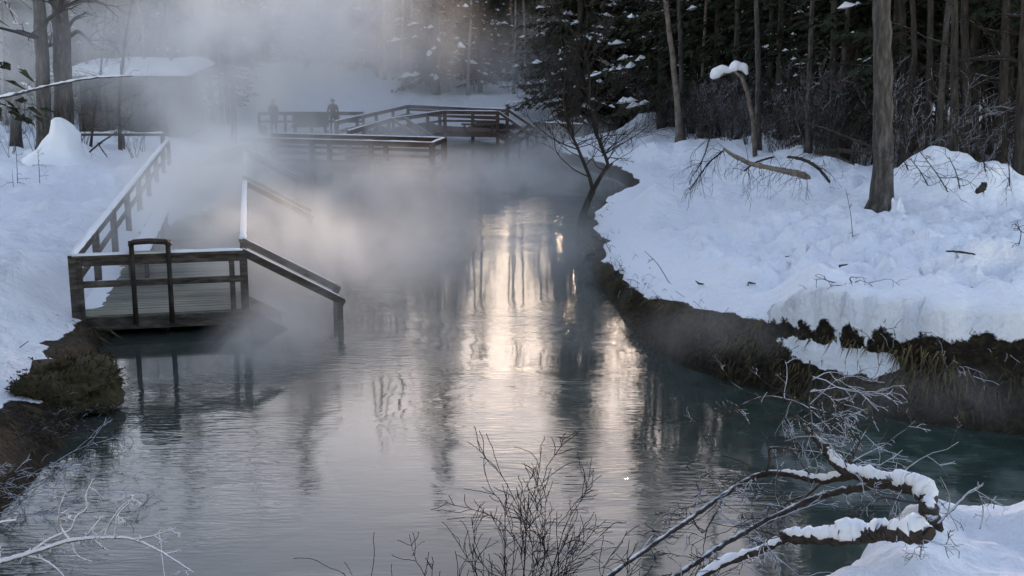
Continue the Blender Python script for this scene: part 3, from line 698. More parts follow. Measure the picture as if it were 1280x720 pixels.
def stairs(root, O, du, dv, width, zf, wood, run=1.65, drop=.93, rail=1.05, snow=.012, steps=5):
    """steps going down along du from deck edge O; dv runs across"""
    O, du, dv = Vector(O), Vector(du), Vector(dv); Z = Vector((0,0,1))
    st = thing('stair', None, None); st.parent = root; st.location = (0,0,0)
    for k in (0, 1):
        o = O+dv*(width*k); a = o+Z*(zf+rail-.06); b = o+du*run+Z*(zf+rail-drop-.06)
        m1 = MB(); m1.beam(a, b+ (b-a)*.05, .05, .10); m1.beam(a+Z*.07, b+(b-a)*.06+Z*.07, .11, .035); part(m1, 'handrail', wood, st)
        if snow: s_ = MB(); snow_strip(s_, a+Z*.095, b+Z*.095, .07, snow, rng, gaps=.6); part(s_, 'snow', M['snow'], st, True)
        m2 = MB(); m2.box((b.x, b.y, (b.z-.75)/2), (.1,.1,b.z+.7), math.atan2(du.y,du.x)); part(m2, 'newel_post', wood, st)
        m3 = MB(); m3.beam(o+Z*(zf-.12), o+du*(run+.5)+Z*(zf-.12-drop*(run+.5)/run), .05, .24); part(m3, 'stringer', wood, st)
    for i in range(steps):
        c = O+du*(.15+run*i/steps)+dv*(width/2)+Z*(zf-.18-drop*i/steps); m4 = MB(); m4.box(c, (.28, width-.06, .045), math.atan2(du.y,du.x)); part(m4, 'tread', wood, st)
    return st

def deck_floor(root, O, du, dv, wid, length, zf, m, across=True, pw=.14):
    O, du, dv = Vector(O), Vector(du), Vector(dv); mb = MB(); n = int(length/pw); r = random.Random(9)
    for i in range(n):
        c = O+dv*((i+.5)*pw)+du*(wid/2); mb.box((c.x, c.y, zf-.02+r.uniform(-.004,.004)), (wid+r.uniform(-.03,.03), pw-.012, .04), math.atan2(du.y,du.x))
    return part(mb, 'floor', m, root)

u = Vector((.977,.213,0)).normalized(); v = Vector((-.213,.977,0)).normalized(); Z = Vector((0,0,1))
ZF, HR = .40, 1.05
O1 = U(90,320,z=ZF+HR); O1.z = 0
WID, LEN = 2.82, 25.0
dk = thing('boardwalk_deck', 'weathered wooden bathing deck with snowy railings and steps into the pool', 'deck', O1)
deck_floor(dk, O1, u, v, WID, LEN, ZF, M['deck_boards'])
m_ = MB(); m_.beam(O1+Z*(ZF-.15), O1+u*WID+Z*(ZF-.15), .06, .22); part(m_, 'fascia', M['wood'], dk)
m_ = MB(); m_.beam(O1+u*(WID+.03)+Z*(ZF-.15), O1+u*(WID+.03)+v*LEN+Z*(ZF-.15), .06, .22); part(m_, 'fascia', M['wood'], dk)
m_ = MB(); m_.beam(O1-u*.03+Z*(ZF-.15), O1-u*.03+v*LEN+Z*(ZF-.15), .06, .22); part(m_, 'fascia', M['wood'], dk)
for k in range(6):
    for uu in (.25, 1.4, 2.6):
        m_ = MB(); p = O1+u*uu+v*(.5+k*2.4); m_.box((p.x,p.y,-.4), (.16,.16,1.1), .2); part(m_, 'pile', M['wood'], dk)
W = M['wood']
railing(dk, O1, O1+v*LEN, ZF, HR, 8, W, .06, .13)
railing(dk, O1, O1+u*WID, ZF, HR, 1, W, .05, .13, first=False, rngs=2)
for uu in (.1, WID-.2):
    m_ = MB(); p = O1+u*uu; m_.box((p.x,p.y,ZF+.35), (.09,.10,1.25), .2); part(m_, 'post', W, dk)
a1, a2, a3, a4 = 1.15, 10.6, 11.8, 19.0
railing(dk, O1+u*WID+v*a1, O1+u*WID+v*a2, ZF, HR, 4, W, .07, .12, rngs=3)
railing(dk, O1+u*WID+v*a3, O1+u*WID+v*a4, ZF, HR, 3, W, .07, .12, rngs=4)
stairs(dk, O1+u*WID, u, v, a1, ZF, W)
stairs(dk, O1+u*WID+v*a2, u, v, a3-a2, ZF, W)
stairs(dk, O1+u*WID+v*(a4), u, v, 1.2, ZF, W)
# snow lying on the boards
def deck_snow():
    nu, nv = 26, 150; vs = []; fs = []
    for j in range(nv+1):
        for i in range(nu+1):
            uu = WID*i/nu; vv = LEN*j/nv
            p = O1+u*uu+v*vv; n = mnoise.noise(Vector((uu*.9, vv*.6, 3)))*.5+mnoise.noise(Vector((uu*3, vv*2.4, 1)))*.25
            q = (vv-10)/4+n*1.1+(.9-uu)*.55*(vv > 2)                   # snow deepens to the back and along the left rail
            e = max(0, .62-uu-n*.35)*(.55 if vv > .6 else .2)
            h = .10*min(1, max(0, q))+.35*e*min(1, max(0, .5+n)) - .03
            vs.append((p.x, p.y, ZF+h))
    for j in range(nv):
        for i in range(nu):
            a = j*(nu+1)+i; fs.append((a, a+1, a+nu+2, a+nu+1))
    mb = MB(); mb.add(vs, fs); part(mb, 'snow_cover', M['snow'], dk, True)
deck_snow()
# grab rail with a sloping board on the front railing
gr = thing('grab_rail', None, None); gr.parent = dk
for uu in (.98, 1.58):
    m_ = MB(); p = O1+u*uu-v*.12
    m_.tube([p+Z*.24, p+Z*1.25, p+Z*1.66], [.044,.042,.042], 10); part(m_, 'upright', M['wood_dark'], gr, True)
m_ = MB(); pa = O1+u*1.28+v*.38+Z*1.60; pb_ = O1+u*1.28-v*.42+Z*1.72
m_.beam(pa, pb_, .64, .04); q_ = O1+u*.98-v*.12; m_.tube([q_+Z*1.60-u*.03, q_+Z*1.67+u*.04, q_+Z*1.68+u*.3, q_+Z*1.66+u*.56, q_+Z*1.58+u*.64], [.042,.05,.05,.05,.042], 10); part(m_, 'board', M['wood_dark'], gr)

bn = thing('bench', 'snow topped wooden bench along the left railing of the near deck', 'bench', O1+u*.75+v*5.0+Z*ZF)
m_ = MB(); m_.beam(O1+u*.75+v*3.1+Z*(ZF+.43), O1+u*.75+v*9.5+Z*(ZF+.43), .42, .06); part(m_, 'seat', W, bn)
s_ = MB(); snow_strip(s_, O1+u*.75+v*3.1+Z*(ZF+.465), O1+u*.75+v*9.5+Z*(ZF+.465), .44, .07, rng); part(s_, 'snow', M['snow'], bn, True)
for k in range(5):
    for du_ in (-.15,.15):
        m_ = MB(); p = O1+u*(.75+du_)+v*(3.3+k*1.5); m_.box((p.x,p.y,ZF+.2), (.08,.08,.4), .2); part(m_, 'leg', W, bn)

# platform jutting over the pool
F0 = U(318,172,z=1.45); F1 = U(540,178,z=1.45); B1 = U(555,172,z=1.45); F0.z = F1.z = B1.z = 0
B0 = F0+(B1-F1)
pl = thing('wooden_platform', 'square railed wooden platform standing in the misty pool', 'platform', F0)
WR = M['wood_red']; du2 = (F1-F0).normalized(); dv2 = (B1-F1).normalized()
deck_floor(pl, F0, du2, Vector((-du2.y,du2.x,0)), (F1-F0).length, 2.0, ZF, M['wood'])
for a, b in ((F0,F1),(F1,B1),(B0,B1)):
    m_ = MB(); m_.beam(a+Z*(ZF-.06), b+Z*(ZF-.06), .07, .26); part(m_, 'fascia', WR, pl)
railing(pl, F0, F1, ZF, HR, 3, WR, .035, .15, last=False, rngs=5, mid=(.5,)); railing(pl, B0, B1, ZF, HR, 3, WR, .035, .15, last=False, rngs=6)
railing(pl, F1, B1, ZF, HR, 1, WR, .03, .19, rngs=7)
for p in (F0.lerp(F1,.3), F0.lerp(F1,.7), F1, B1):
    m_ = MB(); m_.box((p.x,p.y,-.3), (.16,.16,1.1)); part(m_, 'pile', WR, pl)

# far boardwalk
ZB = .5
def w2(px, py, z): p = U(px, py, z=z); p.z = 0; return p
fr = [w2(436,163,ZB+1.05), w2(486,148,ZB+1.05), w2(556,138,ZB+1.05), w2(622,139,ZB+1.05)]
bk = [w2(420,151,ZB+1.05), w2(510,131,ZB+1.05), w2(634,136.5,ZB+1.05)]
bw = thing('far_boardwalk', 'far bent boardwalk with double railings in front of the wood', 'boardwalk', fr[0])
fl = MB(); fl.add([tuple(p+Z*ZB) for p in (fr[0],fr[1],fr[2],fr[3],bk[2],bk[1],bk[0])]+[tuple(p+Z*(ZB-.28)) for p in (fr[0],fr[1],fr[2],fr[3],bk[2],bk[1],bk[0])],
    [tuple(range(7)), tuple(range(13,6,-1))]+[(i,i+7,(i+1)%7+7,(i+1)%7) for i in range(7)]); part(fl, 'floor', WR, bw)
railing(bw, fr[0], fr[1], ZB, 1.05, 3, WR, .04, .13, rngs=8, last=False); railing(bw, fr[1], fr[2], ZB, 1.05, 3, WR, .05, .13, rngs=9, last=False)
railing(bw, fr[2], fr[3], ZB, 1.05, 1, WR, .04, .15, rngs=10, mid=(.5,.72))
railing(bw, bk[0], bk[1], ZB, 1.05, 4, WR, .05, .13, rngs=11, last=False); railing(bw, bk[1], bk[2], ZB, 1.05, 3, WR, .06, .13, rngs=12, mid=(.5,.75))
e1 = (bk[2]-fr[3]); ln = e1.length; e1.normalize(); o1 = Vector((.86,-.5,0))
stairs(bw, fr[3]+o1*.05, o1, e1, max(.9, ln), ZB, WR, 1.7, .95)
e2 = (fr[2]-fr[1]).normalized(); stairs(bw, fr[1]+e2*.3, Vector((e2.y,-e2.x,0)), e2, 1.3, ZB, WR, 1.5, .9)
fb = thing('bench', 'dark low bench beside the end post of the far boardwalk', 'bench', w2(598,166,ZB)+Z*ZB)
for part_, s_, dz in (('seat',(1.7,.4,.07),.43),('leg',(.1,.36,.4),.2)):
    for dx in ((0,) if part_ == 'seat' else (-.7,.7)):
        m_ = MB(); l = fb.location; m_.box((l.x+dx,l.y,l.z+dz), s_); part(m_, part_, WR, fb)

# small dock at the right
ZD = .3
q0, q1 = w2(680,153,ZD+1.0), w2(729,155,ZD+1.0); dd = (q1-q0).normalized(); dn = Vector((-dd.y, dd.x, 0))
sd_ = thing('small_dock', 'small reddish dock with steps behind the bare twin stemmed tree', 'dock', q0)
deck_floor(sd_, q0-dn*1.5, dd, dn, (q1-q0).length, 1.6, ZD, WR)
m_ = MB(); m_.beam(q0-dn*1.5+Z*(ZD-.14), q1-dn*1.5+Z*(ZD-.14), .06, .2); part(m_, 'fascia', WR, sd_)
railing(sd_, q0, q1, ZD, 1.0, 2, WR, .05, .12, rngs=13)
stairs(sd_, q0-dn*.1, -dd, -dn, 1.2, ZD, WR, 1.3, .9, 1.0)

# ------------------------------------------------------------------ cabin and left bank
def cabin():
    Y = 54.0; zb = .75
    def X(px): return U(px, 120, Y=Y).x
    x0, x1, y0, y1 = X(98), X(226), Y, Y+3.6
    root = thing('cabin', 'dark wooden changing cabin under a thick white snow roof', 'cabin', (x0, y0, zb))
    wm = M['wood']
    m_ = MB(); n = 26
    for k in range(n):                        # board walls, front stops short below the eaves opening
        xx = x0+1.2+(x1-x0-1.2)*(k+.5)/n; m_.box((xx, y0, zb+1.25), ((x1-x0-1.2)/n-.012, .05, 2.5))
    for xa in (x0, x1):
        for k in range(20): m_.box((xa, y0+.1+(y1-y0-.1)*(k+.5)/20, zb+1.25), (.05, (y1-y0)/20-.012, 2.5))
    m_.box(((x0+x1)/2, y1, zb+1.35), (x1-x0, .06, 2.7)); m_.box((x0+.6, y0, zb+.6), (1.2, .05, 1.2)); part(m_, 'wall', wm, root)
    for xx in (x0+.05, x0+1.15, x1-.05):
        p_ = MB(); p_.box((xx, y0-.06, zb+1.4), (.15,.15,2.8)); part(p_, 'post', wm, root)
    d_ = MB(); d_.box((x0+3.1, y0-.045, zb+1.02), (.85,.06,2.04)); dr = part(d_, 'door', M['bark_dark'], root)
    h_ = MB(); h_.box((x0+3.45, y0-.1, zb+1.0), (.04,.05,.14)); part(h_, 'handle', M['metal_dark'], dr)
    zt = 3.4
    r_ = MB(); r_.add([(x0-.5,y0-.9,zt),(x1+.6,y0-.9,zt),(x1+.6,y1+.5,zt+.45),(x0-.5,y1+.5,zt+.45),(x0-.5,y0-.9,zt+.12),(x1+.6,y0-.9,zt+.12),(x1+.6,y1+.5,zt+.57),(x0-.5,y1+.5,zt+.57)],
        ((0,3,2,1),(4,5,6,7),(0,1,5,4),(1,2,6,5),(2,3,7,6),(3,0,4,7))); rf = part(r_, 'roof', wm, root)
    s_ = MB(); nx_, ny_ = 30, 16; vs = []; fs = []
    for j in range(ny_+1):
        for i in range(nx_+1):
            a, b = i/nx_, j/ny_; e = min(1, min(a,1-a)*14)**.5*min(1, min(b,1-b)*9)**.5
            vs.append((x0-.56+(x1-x0+1.22)*a, y0-.97+(y1-y0+1.5)*b, zt+.13+.45*b+e*(.34+.09*mnoise.noise(Vector((a*6,b*4,2))))))
    for j in range(ny_):
        for i in range(nx_): k = j*(nx_+1)+i; fs.append((k,k+1,k+nx_+2,k+nx_+1))
    s_.add(vs, fs); part(s_, 'snow', M['snow'], rf, True)
    # low rail before the cabin
    a, b = U(96,166,z=1.35), U(205,166,z=1.35); a.z = b.z = 0
    f_ = thing('rail_fence', 'low single rail fence in the snow before the cabin', 'fence', a)
    zg = gz(a.x, a.y)
    for k in (.02, .52, .98):
        p = a.lerp(b, k); q_ = MB(); q_.box((p.x,p.y,zg+.1), (.14,.14,1.0)); part(q_, 'post', wm, f_)
    q_ = MB(); q_.beam(a+Z*(zg+.55), b+Z*(zg+.55), .12, .1); part(q_, 'rail', wm, f_)
    q_ = MB(); snow_strip(q_, a+Z*(zg+.605), b+Z*(zg+.605), .13, .06, rng); part(q_, 'snow', M['snow'], f_, True)
cabin()
def snow_cone():
    p = U(84,200,z=.9); g0 = gz(p.x, p.y)
    prof = [(.08,1.75),(.22,1.66),(.35,1.45),(.48,1.2),(.6,.95),(.72,.66),(1.05,.34),(1.6,.05),(2.4,-.35)]
    vs = []; fs = []; n = 28
    for r_, h in prof:
        for k in range(n):
            a = k*2*math.pi/n; q = r_*(1+.55*mnoise.noise(Vector((math.cos(a)*1.2, math.sin(a)*1.2, h*1.3)))+.2*mnoise.noise(Vector((math.cos(a)*3, math.sin(a)*3, h*4)))); vs.append((p.x-.35*(2.05-h)*.0+math.cos(a)*q-.12*h, p.y+math.sin(a)*q, g0+h))
    for j in range(len(prof)-1):
        for k in range(n): fs.append((j*n+k,(j+1)*n+k,(j+1)*n+(k+1)%n,j*n+(k+1)%n))
    fs.append(tuple(range(n))); m_ = MB(); m_.add(vs, fs)
    o = m_.build('snow_cone', M['snow'], None, True, loc=(p.x,p.y,g0)); tag(o, 'tall pointed cone of snow heaped against the left trunks', 'snow heap')
snow_cone()
def snow_lump(name, label, px, py, z, sx, sy, sz, seed, m='snow', cat='snow lump', amp=.25, hair=0):
    p = U(px, py, z=z); p.z = gz(p.x, p.y); vs = []; fs = []; nu_, nv_ = 32, 16
    for j in range(nv_+1):
        for i in range(nu_):
            a = i*2*math.pi/nu_; b = math.pi*(j/nv_-.5); d = Vector((math.cos(a)*math.cos(b), math.sin(a)*math.cos(b), math.sin(b)))
            k = 1+amp*mnoise.noise(d*1.7+Vector((seed,0,0)))+amp*.35*mnoise.noise(d*5+Vector((seed,0,0)))
            vs.append((p.x+d.x*sx*k, p.y+d.y*sy*k, p.z+d.z*sz*k))
    for j in range(nv_):
        for i in range(nu_): fs.append((j*nu_+i, j*nu_+(i+1)%nu_, (j+1)*nu_+(i+1)%nu_, (j+1)*nu_+i))
    m_ = MB(); m_.add(vs, fs); r = random.Random(seed)
    for _ in range(hair):
        q = Vector(r.choice(vs)); d = (q-p).normalized()
        if d.z < .0: continue
        L = r.uniform(.04, .17); d = (d+Vector((r.gauss(0,.4), r.gauss(0,.4), .3))).normalized(); w_ = d.orthogonal().normalized()*.006; e = q+d*L*.5; f_ = q+d*L*.8-Vector((0,0,L*.5)); m_.add([q-w_, q+w_, e+w_, e-w_, f_], [(0,1,2,3),(3,2,4)], 1)
    o = m_.build(name, [M[m], M['straw']], None, True, loc=p); return tag(o, label, cat)
snow_lump('moss_tussock', 'brown mossy tussock at the pool edge beside the near deck', 78, 492, .2, .8, .95, .3, 3, 'moss', 'tussock', .55, 5200)

snow_lump('snow_clump', 'clump of snow stuck to the right foot of the big grey trunk', 1121, 253, 1.5, .2, .18, .4, 8, amp=.6)
b4 = U(45, 520, z=.4); b4.z = gz(b4.x, b4.y)
def brush():
    r = random.Random(83); root = thing('brown_brush', 'brown twiggy brush on the dark soil under the mossy tussock', 'shrub', b4); mb = MB()
    for k in range(40):
        a = r.uniform(-1.2, 1.0)
        grow(mb, b4+Vector((r.gauss(0,.45), r.gauss(0,.5), r.uniform(-.05,.05))), (math.cos(a), math.sin(a)*.7, r.uniform(.0,.6)), r.uniform(.3,.75), .006, r, 1, 7, .18, (3,6), (.25,.8), (.3,.6), .0, .003, .2)
    part(mb, 'branches', M['twig'], root)
brush()
# grass fringe hanging off the banks
def fringe():
    mb = MB(); r = random.Random(17); A = SHS; B = np.roll(A, -1, 0); segs = []
    for a, b in zip(A, B):
        mid = (a+b)/2; L = np.hypot(*(b-a))
        if mid[0] > .3 and 9.5 < mid[1] < 34: wgt = 1.0
        elif mid[0] < -3 and 9 < mid[1] < 21: wgt = .3
        else: wgt = .0
        segs.append(L*wgt)
    segs = np.array(segs); pr = np.cumsum(segs/segs.sum())
    xs, ys, base, ins = [], [], [], []
    for _ in range(17000):
        i = int(np.searchsorted(pr, r.random())); a, b = A[i], B[i]; t = r.random(); q = a+(b-a)*t
        n = np.array([(b-a)[1], -(b-a)[0]]); n /= np.hypot(*n)+1e-9; w = r.uniform(.1, 1.0)*(1 if q[0] > 0 else 1.5)
        xs.append(q[0]+n[0]*w); ys.append(q[1]+n[1]*w)
    xs, ys = np.array(xs), np.array(ys)
    d, nx, ny, z, sn, right, ledge = ground_fields(xs, ys)
    cl = fbm(xs*1.4, ys*1.4, 3, 55)
    for x, y, dd_, a, b, zz, rg, c_, sn_ in zip(xs, ys, d, nx, ny, z, right, cl, sn):
        if dd_ < .04 or c_ < -.18 or sn_ > (.35 if x < 0 else .5) and r.random() < .97: continue
        o = rg*math.exp(-((dd_-.72)/.3)**2)*.24; x -= a*o; y -= b*o
        L = r.uniform(.06, .27)*(1+c_); f = r.uniform(.5, 1.3); w = r.uniform(.004, .009)
        dx, dy = -a*f+r.gauss(0,.5), -b*f+r.gauss(0,.5); p0 = (x, y, zz-.03)
        p1 = (x+dx*L*.45, y+dy*L*.45, zz+L*r.uniform(.1,.4)); p2 = (x+dx*L, y+dy*L, zz-L*r.uniform(.1,.9))
        s = (-dy*w, dx*w)
        mb.add([(p0[0]-s[0],p0[1]-s[1],p0[2]),(p0[0]+s[0],p0[1]+s[1],p0[2]),(p1[0]+s[0],p1[1]+s[1],p1[2]),(p1[0]-s[0],p1[1]-s[1],p1[2]),p2], [(0,1,2,3),(3,2,4)])
    tag(mb.build('dry_grass', M['straw']), kind='stuff')
fringe()
# roots and twigs on the cut bank
def bank_roots():
    r = random.Random(23)
    for k, (px, py, z) in enumerate(((775,312,.8),(760,292,.8),(880,385,.9),(905,392,.9),(1060,418,.8),(1110,432,.8),(1190,440,.9),(1250,438,.9),(800,335,.8),(745,280,.7))):
        p = U(px, py, z=z); mb = MB(); p.z = gz(p.x, p.y)
        for _ in range(9):
            grow(mb, p+Vector((r.gauss(0,.15),r.gauss(0,.08),0)), (r.gauss(-.3,.8), -r.random(), r.uniform(-.4,.5)), r.uniform(.3,.7), .012, r, 1, 6, .25, (2,4), droop=.25)
        o = mb.build('bank_brush', M['twig_frost' if k > 3 else 'twig_dark'], None, loc=p)
        tag(o, 'tangle of roots and twigs sticking out of the cut right bank', 'brush', 'root tangles along the cut right bank')
bank_roots()

# ------------------------------------------------------------------ near plants
def near_shrub(name, label, seed, base, stems, m, cat='shrub'):
    r = random.Random(seed); base = Vector(base); root = thing(name, label, cat, base); mb = MB()
    for tx, ty, Y, L_, rad, dep in stems:
        tip = U(tx, ty, Y=Y); d = tip-base
        grow(mb, base+Vector((r.gauss(0,.06), r.gauss(0,.06), 0)), d+Vector((0,0,.3*d.length*.3)), d.length*L_*.93, rad, r, dep, 12, .13, (6,10), (.3,.9), (.22,.5), .0, .0022, .0, .45)
    part(mb, 'branches', M[m], root); return root
b0 = (0.03, 6.1, gz(.03, 6.1))
near_shrub('leafless_bush', 'dark leafless bush with tangled twigs at the bottom middle', 71, b0,
    [(590,580,6.3,1.0,.011,2),(600,600,6.5,1.,.011,2),(655,565,6.4,1.03,.012,2),(690,585,6.2,1.,.010,2),(700,600,6.6,1.,.010,2),(560,640,6.2,1.,.009,2),(735,660,6.2,1.,.009,2),(620,620,6.0,1.,.010,2),(665,620,6.3,1.,.010,2),(540,680,6.0,.95,.009,2),(720,640,6.4,.95,.009,2),(640,600,6.6,1.,.009,2)], 'twig')
b1 = (-.35, 5.9, gz(-.35, 5.9))
near_shrub('leafless_bush', 'low arching frosted bush left of the tangled bush', 72, b1,
    [(490,660,6.0,1.,.008,1),(512,700,5.9,1.,.007,1),(560,675,6.0,1.,.007,1),(545,640,6.2,1.,.007,2),(480,690,5.8,1.,.006,1),(575,690,5.8,1.,.006,2)], 'twig')
b2 = (-1.2, 6.0, gz(-1.2, 6.0))
near_shrub('frosted_twig', 'lone upright frosted twig at the bottom left of the pool', 73, b2, [(345,668,6.0,1.,.006,1)], 'twig_rime', 'twig')
# frosted branch bottom left
limb('frosted_branch', 'rime covered branch reaching in at the bottom left corner', [
    [(-60,715,5.2,0.0137),(0,702,5.25,0.0125),(40,690,5.3,0.0112),(90,675,5.35,0.0100),(140,672,5.4,0.0075),(170,675,5.4,0.0063),(205,692,5.4,0.0050),(242,716,5.4,0.0037)],
    [(35,692,5.3,0.0075),(65,672,5.35,0.0063),(88,662,5.4,0.0063),(96,645,5.4,0.0050),(108,636,5.4,0.0044),(108,618,5.4,0.0037),(116,600,5.4,0.0025)],
    [(130,672,5.4,0.0063),(137,655,5.4,0.0050),(150,636,5.4,0.0037),(170,618,5.4,0.0025)],[(144,672,5.4,0.0063),(147,645,5.4,0.0050),(160,630,5.4,0.0037),(167,622,5.4,0.0025)],
    [(88,676,5.35,0.0063),(74,655,5.35,0.0050),(76,632,5.3,0.0037),(82,616,5.3,0.0025)],[(105,674,5.4,0.0063),(120,655,5.4,0.0050),(128,645,5.4,0.0025)],
    [(165,674,5.4,0.0050),(190,670,5.4,0.0037),(220,660,5.4,0.0025)],[(90,678,5.35,0.0050),(96,694,5.35,0.0037),(115,702,5.35,0.0025)],[(118,674,5.4,0.0050),(128,684,5.4,0.0037),(136,688,5.4,0.0025)],
    [(-20,665,5.2,0.0075),(0,653,5.2,0.0063),(20,650,5.2,0.0050)],[(30,694,5.3,0.0063),(55,700,5.3,0.0050),(75,715,5.3,0.0037),(85,730,5.3,0.0025)]],
    'twig_rime', 51, [12,5,3,3,3,3,3,2,2,1,2], .09, 'twig_rime', cat='branch', droop=0, tw_r=.0035, rmin=.002)
# left bank bush
b3 = U(-12, 575, z=.6); b3.z = gz(b3.x, b3.y)
def left_bush():
    r = random.Random(81); root = thing('frosted_bush', 'frosted spreading bush on the left bank below the deck', 'shrub', b3); mb = MB()
    for k in range(20):
        a = r.uniform(-.9, .9)
        grow(mb, b3+Vector((r.gauss(0,.5), r.gauss(0,.7), r.uniform(-.1,.1))), (math.cos(a), math.sin(a)*.8, r.uniform(-.15,.6)), r.uniform(.5,1.15), .007, r, 2, 7, .13, (3,5), (.25,.7), (.3,.55), .0, .0035, .12)
    part(mb, 'branches', M['twig_frost'], root)
left_bush()
# hanging branch, top left
limb('hanging_branch', 'frosted twigs hanging into the top left corner', [[(-40,-30,9,.012),(-5,-12,9,.009),(10,8,9,.006),(20,28,9,.004)],[(-8,-14,9,.007),(20,-4,9,.005),(40,12,9,.003)]], 'twig_frost', 52, [6,5], .2, 'twig_rime', tw_r=.004, droop=.3)

# fallen snowy tree at the lower right
limb('fallen_tree', 'snow covered broken tree fallen over the pool at the lower right', [
    [(1166,662,5.95,.056),(1162,640,6.0,.050),(1152,612,6.15,.046),(1128,606,6.3,.042),(1095,600,6.45,.036),(1062,590,6.6,.032),(1045,578,6.7,.031),(1033,562,6.8,.027),(1018,546,6.9,.022),(1004,532,7.0,.017)],
    [(1065,592,6.6,.028),(1030,600,6.8,.024),(985,592,7.0,.021),(948,594,7.1,.018),(905,618,6.9,.016),(855,654,6.6,.015),(800,692,6.3,.014),(740,735,5.9,.012)],
    [(1110,604,6.4,.024),(1070,610,6.5,.022),(1020,622,6.6,.019),(975,642,6.5,.018),(925,668,6.4,.016),(880,696,6.2,.016),(830,730,6.0,.014)],
    [(958,592,7.05,.010),(962,575,7.05,.009),(964,560,7.05,.008),(1000,563,7.05,.007),(1030,567,7.0,.006)],
    [(1040,540,6.9,.006),(1012,512,7.2,.007),(985,500,7.3,.007),(955,496,7.4,.006),(925,508,7.4,.005),(905,528,7.4,.003)],
    [(1016,545,6.9,.008),(1012,515,7.0,.006),(1012,490,7.1,.004),(1016,470,7.1,.003)],
    [(1060,590,6.6,.008),(1070,562,6.7,.007),(1085,535,6.8,.005),(1100,512,6.8,.003)],
    [(905,618,6.9,.007),(895,640,6.8,.006),(878,665,6.7,.005),(862,640,6.7,.003)],
    [(1030,600,6.8,.008),(1010,618,6.8,.007),(985,628,6.8,.006),(960,655,6.8,.004)]],
    'limb', 91, [7,13,12,3,9,14,12,8,6], .45, 'twig_frost', {0:(.06,.78,.012), 1:(.0,.36,.008)}, 'fallen tree', droop=.12, tw_r=.005, depth=2, rmin=.0022)
limb('snowy_log', 'lower snow topped log jutting from the near right snowbank', [
    [(1160,668,5.35,.05),(1110,664,5.5,.045),(1088,668,5.6,.042),(1050,672,5.7,.038),(1010,672,5.8,.034),(978,670,5.9,.030)],[(985,672,5.9,.022),(945,690,5.9,.022),(900,706,5.9,.022),(850,740,5.8,.02)]],
    'limb', 92, [4,10], .4, 'twig_frost', {0:(.0,.97,.03), 1:(.0,.9,.014)}, 'log', droop=.15, tw_r=.005, depth=2, rmin=.0022)
limb('dry_twig', 'curved dry twig rising from the near snowbank by the log', [[(1172,655,5.9,.007),(1195,632,6.1,.008),(1212,615,6.2,.006),(1228,607,6.3,.004)]], 'twig_frost', 93, [2], .15, cat='twig', tw_r=.003)
for k, (px, py) in enumerate(((1150,690),(1183,640),(1120,672),(1225,655))):
    q = gp(px, py, 2.3)
    limb('dry_weed', 'thin dry weed poking out of the near snowbank', [[(px,py+6,5.4,.004),(px+4,py-18,5.45,.003),(px+rng.uniform(-8,14),py-44,5.5,.0015)]], 'twig_frost', 95+k, [5], .13, cat='weed', tw_r=.002, rmin=.0012)['group'] = 'dry weeds on the near snowbank'

